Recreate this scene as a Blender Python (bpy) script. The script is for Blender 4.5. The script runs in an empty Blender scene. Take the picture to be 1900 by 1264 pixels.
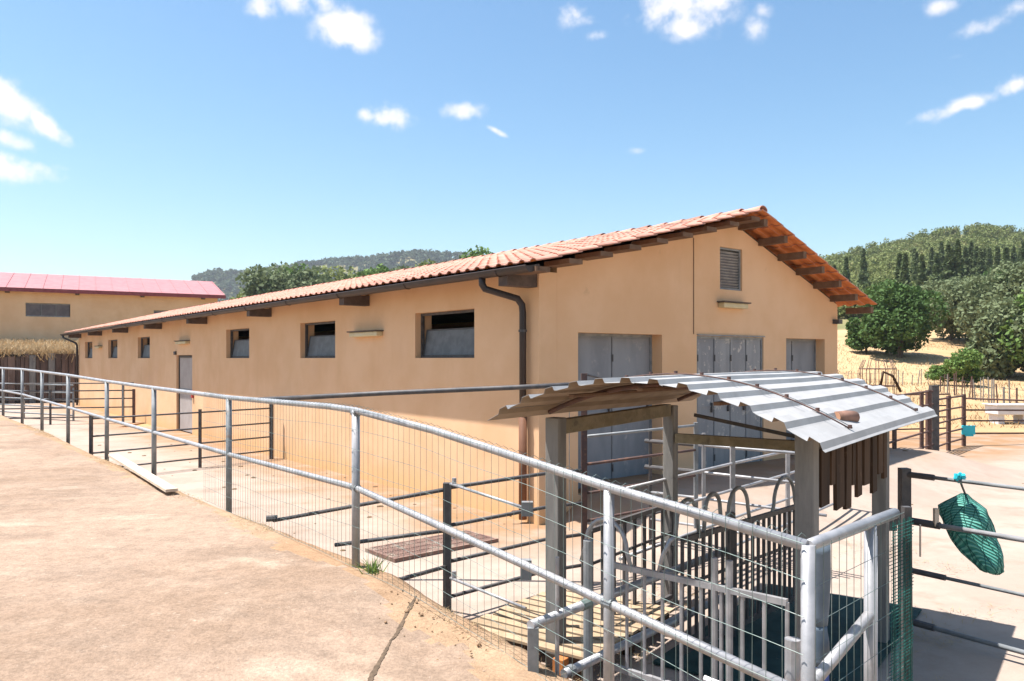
import bpy, math, random
import numpy as np
from mathutils import Vector, Matrix, noise as mnoise

random.seed(7)
RNG = np.random.default_rng(7)
C = bpy.context.scene.collection

# ------------------------------------------------------------------ camera
cam_d = bpy.data.cameras.new('camera')
cam = bpy.data.objects.new('camera', cam_d)
C.objects.link(cam)
EYE = 2.1
cam.location = (0, 0, EYE)
cam.rotation_euler = (math.radians(90), 0, 0)
cam_d.sensor_width = 36.0
cam_d.lens = 27.455
cam_d.shift_y = 0.01737
cam_d.clip_start = 0.05
cam_d.clip_end = 5000
bpy.context.scene.camera = cam

# ------------------------------------------------------------------ sun
TO_SUN = Vector((-0.375, -0.005, 1.0)).normalized()
sun_d = bpy.data.lights.new('sun', 'SUN')
sun_d.energy = 5.0
sun_d.angle = math.radians(0.55)
sun_d.color = (1.0, 0.96, 0.93)
sun = bpy.data.objects.new('sun', sun_d)
sun.rotation_euler = TO_SUN.to_track_quat('Z', 'Y').to_euler()
sun.location = (0, 0, 30)
C.objects.link(sun)

# ------------------------------------------------------------------ world: sky with small clouds
world = bpy.data.worlds.new('World')
bpy.context.scene.world = world
world.use_nodes = True
wn, wl = world.node_tree.nodes, world.node_tree.links
wn.clear()
def wnode(t, **kw):
    n = wn.new(t)
    for k, v in kw.items():
        setattr(n, k, v)
    return n
def wmath(op, a, b=None, c=None, clamp=False):
    n = wnode('ShaderNodeMath', operation=op, use_clamp=clamp)
    for i, v in enumerate((a, b, c)):
        if v is None: continue
        if isinstance(v, (int, float)): n.inputs[i].default_value = v
        else: wl.new(v, n.inputs[i])
    return n.outputs[0]
sky = wnode('ShaderNodeTexSky', sky_type='NISHITA')
sky.sun_disc = False
sky.sun_elevation = math.asin(TO_SUN.z)
sky.sun_rotation = math.atan2(TO_SUN.x, TO_SUN.y)
sky.altitude = 400
sky.air_density = 1.15
sky.dust_density = 1.6
sky.ozone_density = 0.35
tc = wnode('ShaderNodeTexCoord')
sep = wnode('ShaderNodeSeparateXYZ'); wl.new(tc.outputs['Generated'], sep.inputs[0])
az = wmath('ARCTAN2', sep.outputs[0], sep.outputs[1])
el = wmath('ARCSINE', sep.outputs[2])
ns = wnode('ShaderNodeTexNoise'); ns.inputs['Scale'].default_value = 16; ns.inputs['Detail'].default_value = 8
ns.inputs['Roughness'].default_value = 0.62
wl.new(tc.outputs['Generated'], ns.inputs['Vector'])
ns2 = wnode('ShaderNodeTexNoise'); ns2.inputs['Scale'].default_value = 55; ns2.inputs['Detail'].default_value = 5
wl.new(tc.outputs['Generated'], ns2.inputs['Vector'])
# azimuth, elevation, half width, half height (degrees), tilt (degrees), thickness
CLOUDS = [(-17.8, 23.4, 1.3, 1.0, 0, .75), (-15.5, 23.9, 1.5, .9, 0, .85), (-13.9, 23.9, 1.2, .6, -20, .7),
          (-11.9, 22.3, 1.9, 1.15, -8, 1.15), (-9.1, 17.0, 1.9, .85, 0, 1.1), (-10.3, 17.0, 1.0, .6, 0, 1.0),
          (-3.6, 17.5, 1.35, .62, 0, .85), (-1.1, 16.2, .8, .2, -25, .7),
          (-33.6, 15.8, 2.4, 1.0, -28, 1.25), (-30.6, 14.2, 1.8, .55, -35, 1.0), (-35.5, 17.2, 1.6, .8, -20, 1.1),
          (-32.6, 11.6, 2.5, .75, -4, 1.0), (-32.6, 13.2, 1.5, .5, -15, .75), (-30.0, 12.0, .8, .3, 0, .6),
          (4.4, 23.9, 1.2, 1.0, 0, .75), (5.2, 23.3, 1.1, .5, 0, .6), (6.1, 22.3, .9, .38, 5, .6),
          (12.6, 24.4, 3.3, 1.9, 0, 1.25), (12.4, 22.6, 1.7, .9, 0, 1.0), (8.4, 23.7, .5, .6, 0, .45),
          (17.2, 22.0, .9, .9, 30, .5), (17.8, 23.0, .8, .5, 0, .45),
          (30.3, 15.7, 2.2, .45, 10, .9), (28.4, 15.4, 1.5, .35, 14, .6), (32.9, 16.4, 1.2, .6, 10, 1.0),
          (31.0, 20.0, 1.7, .5, 10, .55), (33.0, 20.7, 1.2, .5, 10, .6), (28.8, 21.6, 1.2, .6, 0, .6),
          (-25.6, 13.8, 1.3, .25, 0, .28), (9.4, 14.7, .9, .28, 0, .4), (29.6, 18.6, .6, .25, 0, .28),
          # the rest of the sky, out of view, carries the same scattered fair-weather clouds
          (62, 18, 5, 1.8, 5, 1.0), (88, 25, 4, 2.2, 0, 1.1), (120, 17, 6, 1.7, -8, .9), (150, 28, 4, 2, 0, 1.0),
          (-178, 20, 5, 2, 0, 1.0), (-140, 24, 5, 2, 6, 1.0), (-105, 16, 6, 1.7, 0, .9), (-70, 26, 4, 2, -8, 1.1),
          (-52, 19, 3, 1.2, 0, .9)]
dens = None
for (ca, ce, rx, ry, tilt, th) in CLOUDS:
    t = math.radians(tilt)
    dx = wmath('SUBTRACT', az, math.radians(ca)); dy = wmath('SUBTRACT', el, math.radians(ce))
    rx, ry = math.radians(rx), math.radians(ry)
    u = wmath('ADD', wmath('MULTIPLY', dx, math.cos(t) / rx), wmath('MULTIPLY', dy, math.sin(t) / rx))
    v = wmath('ADD', wmath('MULTIPLY', dx, -math.sin(t) / ry), wmath('MULTIPLY', dy, math.cos(t) / ry))
    r2 = wmath('ADD', wmath('MULTIPLY', u, u), wmath('MULTIPLY', v, v))
    g = wmath('MULTIPLY', wmath('POWER', 2.718, wmath('MULTIPLY', r2, -0.9)), th)
    dens = g if dens is None else wmath('MAXIMUM', dens, g)
nz = wmath('ADD', wmath('MULTIPLY', wmath('SUBTRACT', ns.outputs['Fac'], 0.5), 2.5), wmath('MULTIPLY', wmath('SUBTRACT', ns2.outputs['Fac'], 0.5), 1.5))
dd = wmath('ADD', dens, wmath('MULTIPLY', nz, wmath('POWER', wmath('MAXIMUM', dens, 0.0001), 0.5)))
mr = wnode('ShaderNodeMapRange', interpolation_type='SMOOTHSTEP')
mr.inputs['From Min'].default_value = 0.16; mr.inputs['From Max'].default_value = 1.05
wl.new(dd, mr.inputs['Value'])
hs = wnode('ShaderNodeHueSaturation'); hs.inputs['Saturation'].default_value = 1.2
tn = wnode('ShaderNodeMix', data_type='RGBA', blend_type='MULTIPLY'); tn.inputs[0].default_value = 1
wl.new(sky.outputs[0], tn.inputs[6]); tn.inputs[7].default_value = (.92, 1.0, 1.0, 1); wl.new(tn.outputs[2], hs.inputs['Color'])
cm = wnode('ShaderNodeMix', data_type='RGBA')
wl.new(wmath('MULTIPLY', mr.outputs[0], 0.95), cm.inputs[0])
wl.new(hs.outputs[0], cm.inputs[6])
cm.inputs[7].default_value = (5.9, 5.7, 5.85, 1)
bg = wnode('ShaderNodeBackground'); bg.inputs['Strength'].default_value = 0.092
wl.new(cm.outputs[2], bg.inputs['Color'])
wo = wnode('ShaderNodeOutputWorld'); wl.new(bg.outputs[0], wo.inputs['Surface'])

vs = bpy.context.scene.view_settings
vs.view_transform = 'Standard'; vs.look = 'None'; vs.gamma = 1.0; vs.use_curve_mapping = False
vs.exposure = 1.10

# ------------------------------------------------------------------ helpers
ORIGIN = {}
class MB:
    def __init__(self): self.v = []; self.f = []
    def add(self, vs_, fs):
        n = len(self.v); self.v += [tuple(p) for p in vs_]; self.f += [tuple(i + n for i in f) for f in fs]; return self
    def box(self, lo, hi, M=None):
        x0, y0, z0 = lo; x1, y1, z1 = hi
        p = [Vector(q) for q in ((x0,y0,z0),(x1,y0,z0),(x1,y1,z0),(x0,y1,z0),(x0,y0,z1),(x1,y0,z1),(x1,y1,z1),(x0,y1,z1))]
        if M is not None: p = [M @ q for q in p]
        return self.add(p, ((0,3,2,1),(4,5,6,7),(0,1,5,4),(1,2,6,5),(2,3,7,6),(3,0,4,7)))
    def beam(self, a, b, w, h, up=(0, 0, 1)):
        a, b = Vector(a), Vector(b); d = (b - a)
        L = d.length; d.normalize(); up = Vector(up)
        s = d.cross(up)
        if s.length < 1e-4: s = d.cross(Vector((1, 0, 0)))
        s.normalize(); t = s.cross(d)
        M = Matrix((( d.x, s.x, t.x, a.x), (d.y, s.y, t.y, a.y), (d.z, s.z, t.z, a.z), (0, 0, 0, 1)))
        return self.box((0, -w/2, -h/2), (L, w/2, h/2), M)
    def tube(self, path, r, n=8, cap=True, r1=None):
        path = [Vector(p) for p in path]; m = len(path)
        rings = []
        prev = None
        for i, p in enumerate(path):
            if i == 0: d = path[1] - path[0]
            elif i == m - 1: d = path[-1] - path[-2]
            else: d = (path[i+1] - p).normalized() + (p - path[i-1]).normalized()
            if d.length < 1e-6: d = path[i] - path[i-1]
            d.normalize()
            if prev is None:
                a = d.cross(Vector((0, 0, 1)))
                if a.length < 1e-3: a = d.cross(Vector((1, 0, 0)))
            else:
                a = prev - d * prev.dot(d)
            a.normalize(); prev = a; b = d.cross(a)
            rr = r if r1 is None else r + (r1 - r) * i / (m - 1)
            rings.append([p + a * (rr * math.cos(2*math.pi*k/n)) + b * (rr * math.sin(2*math.pi*k/n)) for k in range(n)])
        vs_ = [q for R_ in rings for q in R_]; fs = []
        for i in range(m - 1):
            for k in range(n):
                k2 = (k + 1) % n
                fs.append((i*n+k, i*n+k2, (i+1)*n+k2, (i+1)*n+k))
        if cap:
            fs.append(tuple(reversed(range(n)))); fs.append(tuple(range((m-1)*n, m*n)))
        return self.add(vs_, fs)
    def mesh(self, name, origin=(0, 0, 0), smooth=False):
        me = bpy.data.meshes.new(name)
        o = Vector(origin)
        me.from_pydata([(p[0]-o.x, p[1]-o.y, p[2]-o.z) for p in self.v], [], self.f)
        if smooth: me.polygons.foreach_set('use_smooth', [True] * len(me.polygons))
        me.update()
        return me

def link(name, me, parent=None, origin=(0, 0, 0)):
    o = bpy.data.objects.new(name, me); C.objects.link(o)
    if parent is not None: o.parent = parent; ORIGIN[o] = ORIGIN[parent]
    else: o.location = origin; ORIGIN[o] = Vector(origin)
    return o
def tag(o, label=None, cat=None, group=None, kind=None):
    if label: o['label'] = label
    if cat: o['category'] = cat
    if group: o['group'] = group
    if kind: o['kind'] = kind
    return o
def thing(name, loc, label, cat, group=None):
    o = bpy.data.objects.new(name, None); C.objects.link(o); o.location = loc; o.empty_display_size = .2
    ORIGIN[o] = Vector(loc)
    return tag(o, label, cat, group)
def build(name, mb, m, parent=None, origin=None, smooth=False, bevel=0):
    if parent is not None: org = ORIGIN[parent]
    else: org = Vector(origin if origin is not None else (0, 0, 0))
    me = mb.mesh(name, org, smooth)
    me.materials.append(m)
    o = link(name, me, parent, org)
    if bevel:
        bv = o.modifiers.new('bevel', 'BEVEL'); bv.width = bevel; bv.segments = 2; bv.limit_method = 'ANGLE'
    if smooth:
        pass
    return o
def smooth_tube(name, path, r, m, parent, n=10, **kw):
    mb = MB().tube(path, r, n, **kw); me = mb.mesh(name, ORIGIN[parent]); me.materials.append(m)
    me.polygons.foreach_set('use_smooth', [len(p.vertices) == 4 for p in me.polygons])
    return link(name, me, parent)
def np_mesh(name, V, F, m, smooth=False):
    me = bpy.data.meshes.new(name)
    k = F.shape[1]
    me.vertices.add(len(V)); me.vertices.foreach_set('co', V.astype(np.float32).ravel())
    me.loops.add(F.size); me.loops.foreach_set('vertex_index', F.astype(np.int32).ravel())
    me.polygons.add(len(F)); me.polygons.foreach_set('loop_start', np.arange(0, F.size, k, dtype=np.int32))
    if smooth: me.polygons.foreach_set('use_smooth', np.ones(len(F), dtype=bool))
    me.update(calc_edges=True); me.materials.append(m)
    return me
def sstep(x, a, b):
    t = np.clip((np.asarray(x, float) - a) / (b - a), 0, 1); return t * t * (3 - 2 * t)
def fbm(x, y, s, seed=0, oct=4):
    """cheap vectorised value noise, -1..1"""
    out = 0; amp = 1; tot = 0
    for o in range(oct):
        xs = x / s * 2**o + 17.3 * o + seed * 7.7; ys = y / s * 2**o - 9.1 * o + seed * 3.3
        xi = np.floor(xs); yi = np.floor(ys); fx = xs - xi; fy = ys - yi
        fx = fx*fx*(3-2*fx); fy = fy*fy*(3-2*fy)
        def h(a, b):
            q = np.sin(a * 127.1 + b * 311.7 + 13.7) * 43758.5453; return q - np.floor(q)
        v = (h(xi, yi)*(1-fx) + h(xi+1, yi)*fx)*(1-fy) + (h(xi, yi+1)*(1-fx) + h(xi+1, yi+1)*fx)*fy
        out = out + amp * (v * 2 - 1); tot += amp; amp *= .5
    return out / tot

# ------------------------------------------------------------------ materials
class NT:
    def __init__(self, name):
        self.m = bpy.data.materials.new(name); self.m.use_nodes = True
        self.n = self.m.node_tree.nodes; self.l = self.m.node_tree.links
        self.b = self.n['Principled BSDF']
        self.tc = self.n.new('ShaderNodeTexCoord'); self.co = self.tc.outputs['Object']
    def node(self, t, **kw):
        n = self.n.new(t)
        for k, v in kw.items(): setattr(n, k, v)
        return n
    def noise(self, scale, detail=4, rough=.55, stretch=None, vec=None):
        n = self.node('ShaderNodeTexNoise'); n.inputs['Scale'].default_value = scale
        n.inputs['Detail'].default_value = detail; n.inputs['Roughness'].default_value = rough
        src = vec or self.co
        if stretch:
            mp = self.node('ShaderNodeMapping'); mp.inputs['Scale'].default_value = stretch
            self.l.new(src, mp.inputs[0]); src = mp.outputs[0]
        self.l.new(src, n.inputs['Vector']); return n.outputs['Fac']
    def ramp(self, fac, a, b, lo=0., hi=1.):
        r = self.node('ShaderNodeMapRange', interpolation_type='SMOOTHSTEP')
        for i, v in ((1, a), (2, b), (3, lo), (4, hi)): r.inputs[i].default_value = v
        self.l.new(fac, r.inputs[0]); return r.outputs[0]
    def mix(self, fac, a, b):
        x = self.node('ShaderNodeMix', data_type='RGBA')
        for i, v in ((0, fac), (6, a), (7, b)):
            if isinstance(v, (int, float)): x.inputs[i].default_value = v
            elif isinstance(v, tuple): x.inputs[i].default_value = (*v, 1)
            else: self.l.new(v, x.inputs[i])
        return x.outputs[2]
    def math(self, op, a, b=0.0, clamp=False):
        x = self.node('ShaderNodeMath', operation=op, use_clamp=clamp)
        for i, v in enumerate((a, b)):
            if isinstance(v, (int, float)): x.inputs[i].default_value = v
            else: self.l.new(v, x.inputs[i])
        return x.outputs[0]
    def bump(self, fac, strength, dist=.01):
        x = self.node('ShaderNodeBump'); x.inputs['Strength'].default_value = strength; x.inputs['Distance'].default_value = dist
        self.l.new(fac, x.inputs['Height']); self.l.new(x.outputs[0], self.b.inputs['Normal'])
    def done(self, col, rough=.8, metal=0., spec=.3):
        if isinstance(col, tuple): self.b.inputs['Base Color'].default_value = (*col, 1)
        else: self.l.new(col, self.b.inputs['Base Color'])
        if isinstance(rough, (int, float)): self.b.inputs['Roughness'].default_value = rough
        else: self.l.new(rough, self.b.inputs['Roughness'])
        self.b.inputs['Metallic'].default_value = metal
        self.b.inputs['Specular IOR Level'].default_value = spec
        return self.m
def kk_(c, f=.86): return tuple(q*f for q in c)
def worn(name, c1, c2, scale=6, rough=.7, metal=0., c3=None, s3=3, t3=(.6, .75), stretch=None, bump=.15, fine=60, spec=.3, rnd=0.):
    t = NT(name); c1, c2 = kk_(c1), kk_(c2); c3 = kk_(c3) if c3 else None
    col = t.mix(t.ramp(t.noise(scale, 5, .6, stretch), .35, .65), c1, c2)
    if c3: col = t.mix(t.ramp(t.noise(s3, 6, .65), *t3), col, c3)
    if rnd:
        oi = t.node('ShaderNodeObjectInfo'); hv = t.node('ShaderNodeHueSaturation')
        t.l.new(t.math('ADD', t.math('MULTIPLY', oi.outputs['Random'], rnd), 1 - rnd / 2), hv.inputs['Value'])
        t.l.new(col, hv.inputs['Color']); col = hv.outputs[0]
    if bump: t.bump(t.noise(fine, 4, .6), bump, .004)
    return t.done(col, rough, metal, spec)

GALV = worn('galvanised_steel', (.33, .33, .335), (.45, .44, .44), 9, .5, .35, (.36, .30, .27), 14, (.62, .8), bump=.1, spec=.5)
GALV_DULL = worn('dull_galvanised', (.22, .235, .24), (.32, .33, .33), 7, .6, .25, (.25, .18, .14), 9, (.6, .75), bump=.1)
DARKSTEEL = worn('dark_steel', (.085, .083, .085), (.13, .118, .112), 10, .6, .3, (.09, .05, .035), 7, (.6, .75), bump=.1)
RUSTSTEEL = worn('rusty_steel', (.15, .085, .068), (.10, .065, .06), 10, .8, .1, (.21, .11, .075), 18, (.5, .7))
BROWNPIPE = worn('brown_painted_sheet', (.038, .028, .025), (.055, .038, .032), 5, .5, .1, (.10, .075, .06), 6, (.65, .8), stretch=(1, 1, .3), spec=.4)
WOODPOST = worn('weathered_post', (.19, .18, .165), (.27, .255, .23), 12, .85, 0, (.13, .125, .115), 5, (.55, .75), stretch=(1, 1, .15))
WOODBEAM = worn('greenish_timber', (.22, .18, .11), (.31, .26, .17), 12, .85, 0, (.15, .13, .09), 6, (.55, .75))
PLANK_DARK = worn('brown_plank', (.045, .024, .013), (.085, .048, .026), 10, .9, 0, (.15, .09, .055), 8, (.62, .75), stretch=(1, 1, .1), rnd=.6)
PLANK_PALE = worn('pale_plank', (.60, .47, .34), (.70, .57, .44), 6, .85, 0, (.45, .33, .23), 8, (.6, .8), rnd=.2)
PALLETWOOD = worn('pallet_wood', (.36, .255, .155), (.45, .335, .215), 9, .9, 0, (.28, .18, .11), 7, (.6, .75), rnd=.25)
DOORMETAL = worn('grey_door_metal', (.22, .225, .24), (.285, .29, .30), 3, .6, .05, (.38, .36, .34), 6, (.60, .72), stretch=(1, 1, .3), bump=.1)
PATCHMETAL = worn('patchy_door_metal', (.25, .25, .26), (.33, .33, .33), 4, .6, .05, (.55, .50, .44), 7, (.56, .64), stretch=(1, 1, .18), bump=.1)
CONCBEAM = worn('brown_concrete', (.09, .065, .055), (.14, .10, .08), 8, .9, 0, (.12, .09, .07), 6, (.6, .75))
SOFFITWOOD = worn('roof_timber', (.15, .085, .05), (.21, .125, .075), 8, .85, 0, (.1, .06, .04), 6, (.6, .75))
TILE = worn('terracotta_tile', (.54, .245, .17), (.60, .33, .25), 4, .85, 0, (.38, .19, .14), 9, (.66, .82), rnd=.3, bump=.2)
TILE_OLD = worn('lichen_tile', (.34, .17, .12), (.46, .24, .17), 9, .9, 0, (.18, .14, .12), 14, (.5, .65), rnd=.3, bump=.3)
PINKROOF = worn('pink_metal_roof', (.40, .165, .17), (.44, .20, .20), 2, .7, .0, (.37, .18, .17), 1, (.6, .8), bump=.05)
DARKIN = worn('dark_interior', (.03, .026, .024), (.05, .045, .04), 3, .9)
SHEET = worn('roof_sheet_metal', (.36, .35, .335), (.42, .41, .395), 5, .65, .0, (.38, .28, .22), 9, (.66, .85), bump=.08, spec=.5)
SHEET_UNDER = worn('sheet_underside', (.26, .19, .13), (.33, .25, .17), 5, .8, 0)
CYAN = worn('cyan_plastic', (.03, .50, .60), (.05, .58, .66), 6, .5)
ORANGE = worn('orange_board', (.50, .19, .05), (.42, .15, .05), 6, .8)
STONE = worn('red_stone', (.48, .26, .17), (.60, .36, .24), 9, .9, 0, (.33, .19, .13), 12, (.6, .75), rnd=.4)
LOG = worn('log_bark', (.22, .12, .08), (.32, .18, .13), 12, .9)
LOGEND = worn('log_end', (.55, .28, .16), (.63, .36, .22), 14, .85)
WHITEP = worn('white_enamel', (.72, .70, .70), (.80, .78, .78), 5, .5)
BLUEBAG = worn('blue_plastic', (.03, .06, .22), (.05, .09, .28), 6, .45)
PALEBAG = worn('pale_blue_plastic', (.10, .14, .18), (.15, .19, .23), 6, .45)
RUBBER = worn('black_rubber', (.02, .02, .022), (.035, .035, .035), 8, .6)
REDBOX = worn('red_enamel', (.45, .05, .04), (.38, .05, .04), 8, .6)
LAMPBODY = worn('yellowed_lamp_cover', (.62, .50, .28), (.68, .57, .36), 5, .5)
NETGREEN = worn('green_net', (.01, .065, .055), (.018, .11, .09), 30, .8)
WIREGREEN = worn('green_wire', (.13, .19, .17), (.22, .26, .24), 12, .5, .2)
BARK = worn('bark', (.10, .07, .05), (.16, .12, .09), 12, .95)
BOARDWALL = worn('brown_boards', (.10, .065, .05), (.19, .125, .095), 5, .9, 0, (.26, .22, .20), 3, (.6, .75), stretch=(1, 1, .15), rnd=.7)

def plaster(name, base, light, foot):
    t = NT(name)
    geo = t.node('ShaderNodeNewGeometry'); s = t.node('ShaderNodeSeparateXYZ'); t.l.new(geo.outputs['Position'], s.inputs[0])
    col = t.mix(t.ramp(t.noise(.9, 6, .6), .3, .7), base, light)
    col = t.mix(t.ramp(t.noise(1.7, 7, .65, (1, 1, .22)), .52, .80, 0, .30), col, (base[0]*.80, base[1]*.76, base[2]*.70))
    col = t.mix(t.ramp(t.noise(.5, 4, .6), .55, .8, 0, .35), col, (base[0]*.9, base[1]*.92, base[2]*1.1))
    # splash-back dirt where the wall meets the yard
    edge = t.math('ADD', s.outputs[2], t.math('MULTIPLY', t.noise(2.5, 5, .6), -.5))
    col = t.mix(t.ramp(edge, -.30, .30, .75, 0), col, foot)
    col = t.mix(t.ramp(t.noise(2.4, 8, .75), .64, .70, 0, .35), col, (base[0]*.7, base[1]*.72, base[2]*.8))
    col = t.mix(t.ramp(t.noise(9, 6, .7), .68, .76, 0, .4), col, (base[0]*.72, base[1]*.72, base[2]*.76))
    t.bump(t.noise(70, 5, .65), .35, .006)
    return t.done(col, .92, 0, .15)
PLASTER = plaster('ochre_plaster', (.66, .405, .225), (.73, .475, .285), (.66, .41, .19))
PLASTER_FAR = plaster('pale_ochre_plaster', (.64, .43, .25), (.70, .50, .31), (.5, .33, .2))

def ground_mat(name, a, b, c, s=(.35, 1.6, 9), patches=None, bump=.35, fine=90, grain=.5):
    t = NT(name)
    geo = t.node('ShaderNodeNewGeometry'); P = geo.outputs['Position']
    a, b, c = kk_(a), kk_(b), kk_(c)
    col = t.mix(t.ramp(t.noise(s[0], 7, .68, None, P), .40, .60), a, b)
    col = t.mix(t.ramp(t.noise(s[1], 7, .65, None, P), .5, .72, 0, .75), col, c)
    f = t.noise(fine, 4, .7, None, P)
    hv = t.node('ShaderNodeHueSaturation')
    f2 = t.ramp(f, .28, .72); f3 = t.ramp(t.noise(s[2], 7, .75, None, P), .25, .75)
    g = t.math('ADD', t.math('MULTIPLY', t.math('ADD', t.math('MULTIPLY', f2, .5), t.math('MULTIPLY', f3, .5)), grain*.62), 1 - grain*.31)
    t.l.new(g, hv.inputs['Value'])
    if patches: col = patches(t, P, col)
    t.l.new(col, hv.inputs['Color'])
    t.bump(f, bump, .01)
    return t.done(hv.outputs[0], .95, 0, .12)
def terrace_patches(t, P, col):
    col = t.mix(t.ramp(t.noise(.9, 3, .5, (1, 1.9, 1), P), .60, .72, 0, .55), col, (.44, .335, .25))
    col = t.mix(t.ramp(t.noise(2.1, 4, .6, (1.6, 1, 1), P), .68, .76, 0, .5), col, (.34, .15, .09))
    col = t.mix(t.ramp(t.noise(1.1, 8, .75, (.7, 1.6, 1), P), .38, .52, .45, 0), col, (.20, .145, .105))
    col = t.mix(t.ramp(t.noise(17, 5, .7, None, P), .60, .72, 0, .5), col, (.45, .36, .275))
    col = t.mix(t.ramp(t.noise(30, 5, .7, None, P), .63, .72, 0, .55), col, (.13, .085, .06))
    return col
def yard_patches(t, P, col):
    # brown dung and mud film washed along the foot of the barn wall
    s = t.node('ShaderNodeSeparateXYZ'); t.l.new(P, s.inputs[0])
    b = t.math('ADD', t.math('MULTIPLY', t.math('SUBTRACT', s.outputs[0], .339), .786), t.math('MULTIPLY', t.math('SUBTRACT', s.outputs[1], 9.817), .618))
    a = t.math('ADD', t.math('MULTIPLY', t.math('SUBTRACT', s.outputs[0], .339), -.618), t.math('MULTIPLY', t.math('SUBTRACT', s.outputs[1], 9.817), .786))
    near = t.ramp(t.math('ADD', b, t.math('MULTIPLY', t.noise(.7, 5, .6, None, P), 2.6)), -1.2, 1.3)
    near = t.math('MULTIPLY', near, t.ramp(t.math('ADD', a, t.math('MULTIPLY', t.noise(.9, 4, .6, None, P), 1.5)), -1.2, .8))
    col = t.mix(t.math('MULTIPLY', near, t.ramp(t.noise(1.3, 6, .6, None, P), .3, .6, .35, .9)), col, (.27, .15, .07))
    col = t.mix(t.ramp(t.noise(1.9, 6, .7, None, P), .62, .74, 0, .7), col, (.25, .165, .10))
    return col
TERRACE = ground_mat('terrace_screed', (.29, .20, .137), (.37, .265, .19), (.42, .31, .225), patches=terrace_patches, bump=.8, fine=48, grain=1.1)
YARD = ground_mat('yard_concrete', (.38, .295, .235), (.43, .345, .28), (.31, .23, .175), (.5, 1.4, 7), patches=yard_patches, bump=.2, grain=.25)
SOIL = ground_mat('loose_soil', (.36, .225, .13), (.40, .275, .175), (.27, .165, .095), bump=.8, fine=60, grain=1.0)
DRYFIELD = ground_mat('dry_field', (.44, .285, .145), (.51, .35, .19), (.34, .21, .105), (.06, .35, 3), bump=.5, fine=25)
HILLSOIL = ground_mat('hill_scrub_ground', (.17, .17, .07), (.25, .21, .10), (.12, .13, .05), (.02, .09, .7), bump=.5, fine=6)
def leaf_mat(name, a, b, c, scale=1.5, trans=.25):
    t = NT(name)
    geo = t.node('ShaderNodeNewGeometry'); P = geo.outputs['Position']
    a, b, c = kk_(a), kk_(b), kk_(c)
    col = t.mix(t.ramp(t.noise(scale, 3, .6, None, P), .35, .65), a, b)
    col = t.mix(t.ramp(t.noise(scale * 9, 2, .6, None, P), .55, .7, 0, .8), col, c)
    t.done(col, .75, 0, .2)
    tr = t.node('ShaderNodeBsdfTranslucent'); t.l.new(col, tr.inputs[0])
    mx = t.node('ShaderNodeMixShader'); mx.inputs[0].default_value = trans
    t.l.new(t.b.outputs[0], mx.inputs[1]); t.l.new(tr.outputs[0], mx.inputs[2])
    t.l.new(mx.outputs[0], t.n['Material Output'].inputs['Surface'])
    return t.m
LEAF_OAK = leaf_mat('oak_leaves', (.07, .13, .035), (.10, .18, .05), (.14, .22, .07))
LEAF_OLIVE = leaf_mat('olive_leaves', (.15, .19, .09), (.20, .24, .12), (.26, .28, .16))
LEAF_BUSH = leaf_mat('bush_leaves', (.12, .21, .05), (.18, .27, .07), (.24, .30, .10))
LEAF_PINE = leaf_mat('pine_needles', (.11, .15, .06), (.16, .20, .08), (.21, .23, .11), .4)
LEAF_FOREST = leaf_mat('forest_leaves', (.16, .20, .06), (.24, .27, .09), (.32, .29, .13), .06)
LEAF_FAR = leaf_mat('far_forest_leaves', (.06, .095, .05), (.09, .125, .06), (.12, .14, .08), .01)
STRAW = leaf_mat('straw', (.46, .33, .18), (.53, .39, .22), (.36, .25, .13), 3, .2)
WEED = leaf_mat('green_weed', (.16, .26, .06), (.22, .32, .08), (.26, .30, .1), 3, .3)

# ------------------------------------------------------------------ frames of reference
UX, UY = -.618, .786          # along the barn, away from the camera
VX, VY = .786, .618           # across the barn, to the right
CX0, CY0 = .339, 9.817        # near corner of the barn
def BP(a, b, z=0.): return Vector((CX0 + a*UX + b*VX, CY0 + a*UY + b*VY, z))
FD = Vector((.652, -.758, 0))   # along the terrace railing toward the near corner
FN = Vector((-.758, -.652, 0))  # from railing onto the terrace
F0 = Vector((-1.15, 5.75, 0))
def TP(s, t, z=0.): return F0 + FD*s + FN*t + Vector((0, 0, z))

# ------------------------------------------------------------------ ground, hills
WL0 = Vector((-36, 31.6)); WL1 = Vector((-17.5, 38.6))      # line of the retaining wall
wd = (WL1 - WL0).normalized(); wnrm = Vector((-wd.y, wd.x))
def ground_h(X, Y):
    X = np.asarray(X, float); Y = np.asarray(Y, float)
    prof = np.interp(Y, [0, 24, 30, 46, 60, 90, 140, 200, 270, 340, 450, 900, 3000], [0, 0, .15, .85, 2.9, 6.5, 14, 27, 42, 44, 30, 20, 20])
    kx = np.interp(X / np.maximum(Y, 1), [-.6, -.4, -.36, -.28, 0, .38, .45, .54, .60, .66, .9], [.05, .06, .20, .45, .60, .80, .90, 1.0, 1.06, 1.0, .8])
    far = sstep(Y, 50, 110)
    right = prof * (1 - far + far * kx)
    # low bank with trees behind the roof on the left
    bank = 10.2 * np.exp(-((Y - 122) / 34) ** 2) * sstep(X / np.maximum(Y, 1), -.41, -.33) * (1 - sstep(X / np.maximum(Y, 1), .05, .3))
    right = np.maximum(right, bank)
    d = (X - WL0.x) * wnrm.x + (Y - WL0.y) * wnrm.y
    left = 2.3 * sstep(d, .5, 1.6) + np.clip(d, 0, 60) * .045
    m = sstep(X, -12, -17)
    m = 1 - sstep(X, -19.0, -11.0) 
    h = right * (1 - m) + np.maximum(left, right * far) * m
    h = h + fbm(X, Y, 9, 2) * .18 * sstep(Y, 26, 40) + fbm(X, Y, 45, 5) * 2.5 * sstep(Y, 100, 200)
    return h - .06
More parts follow.
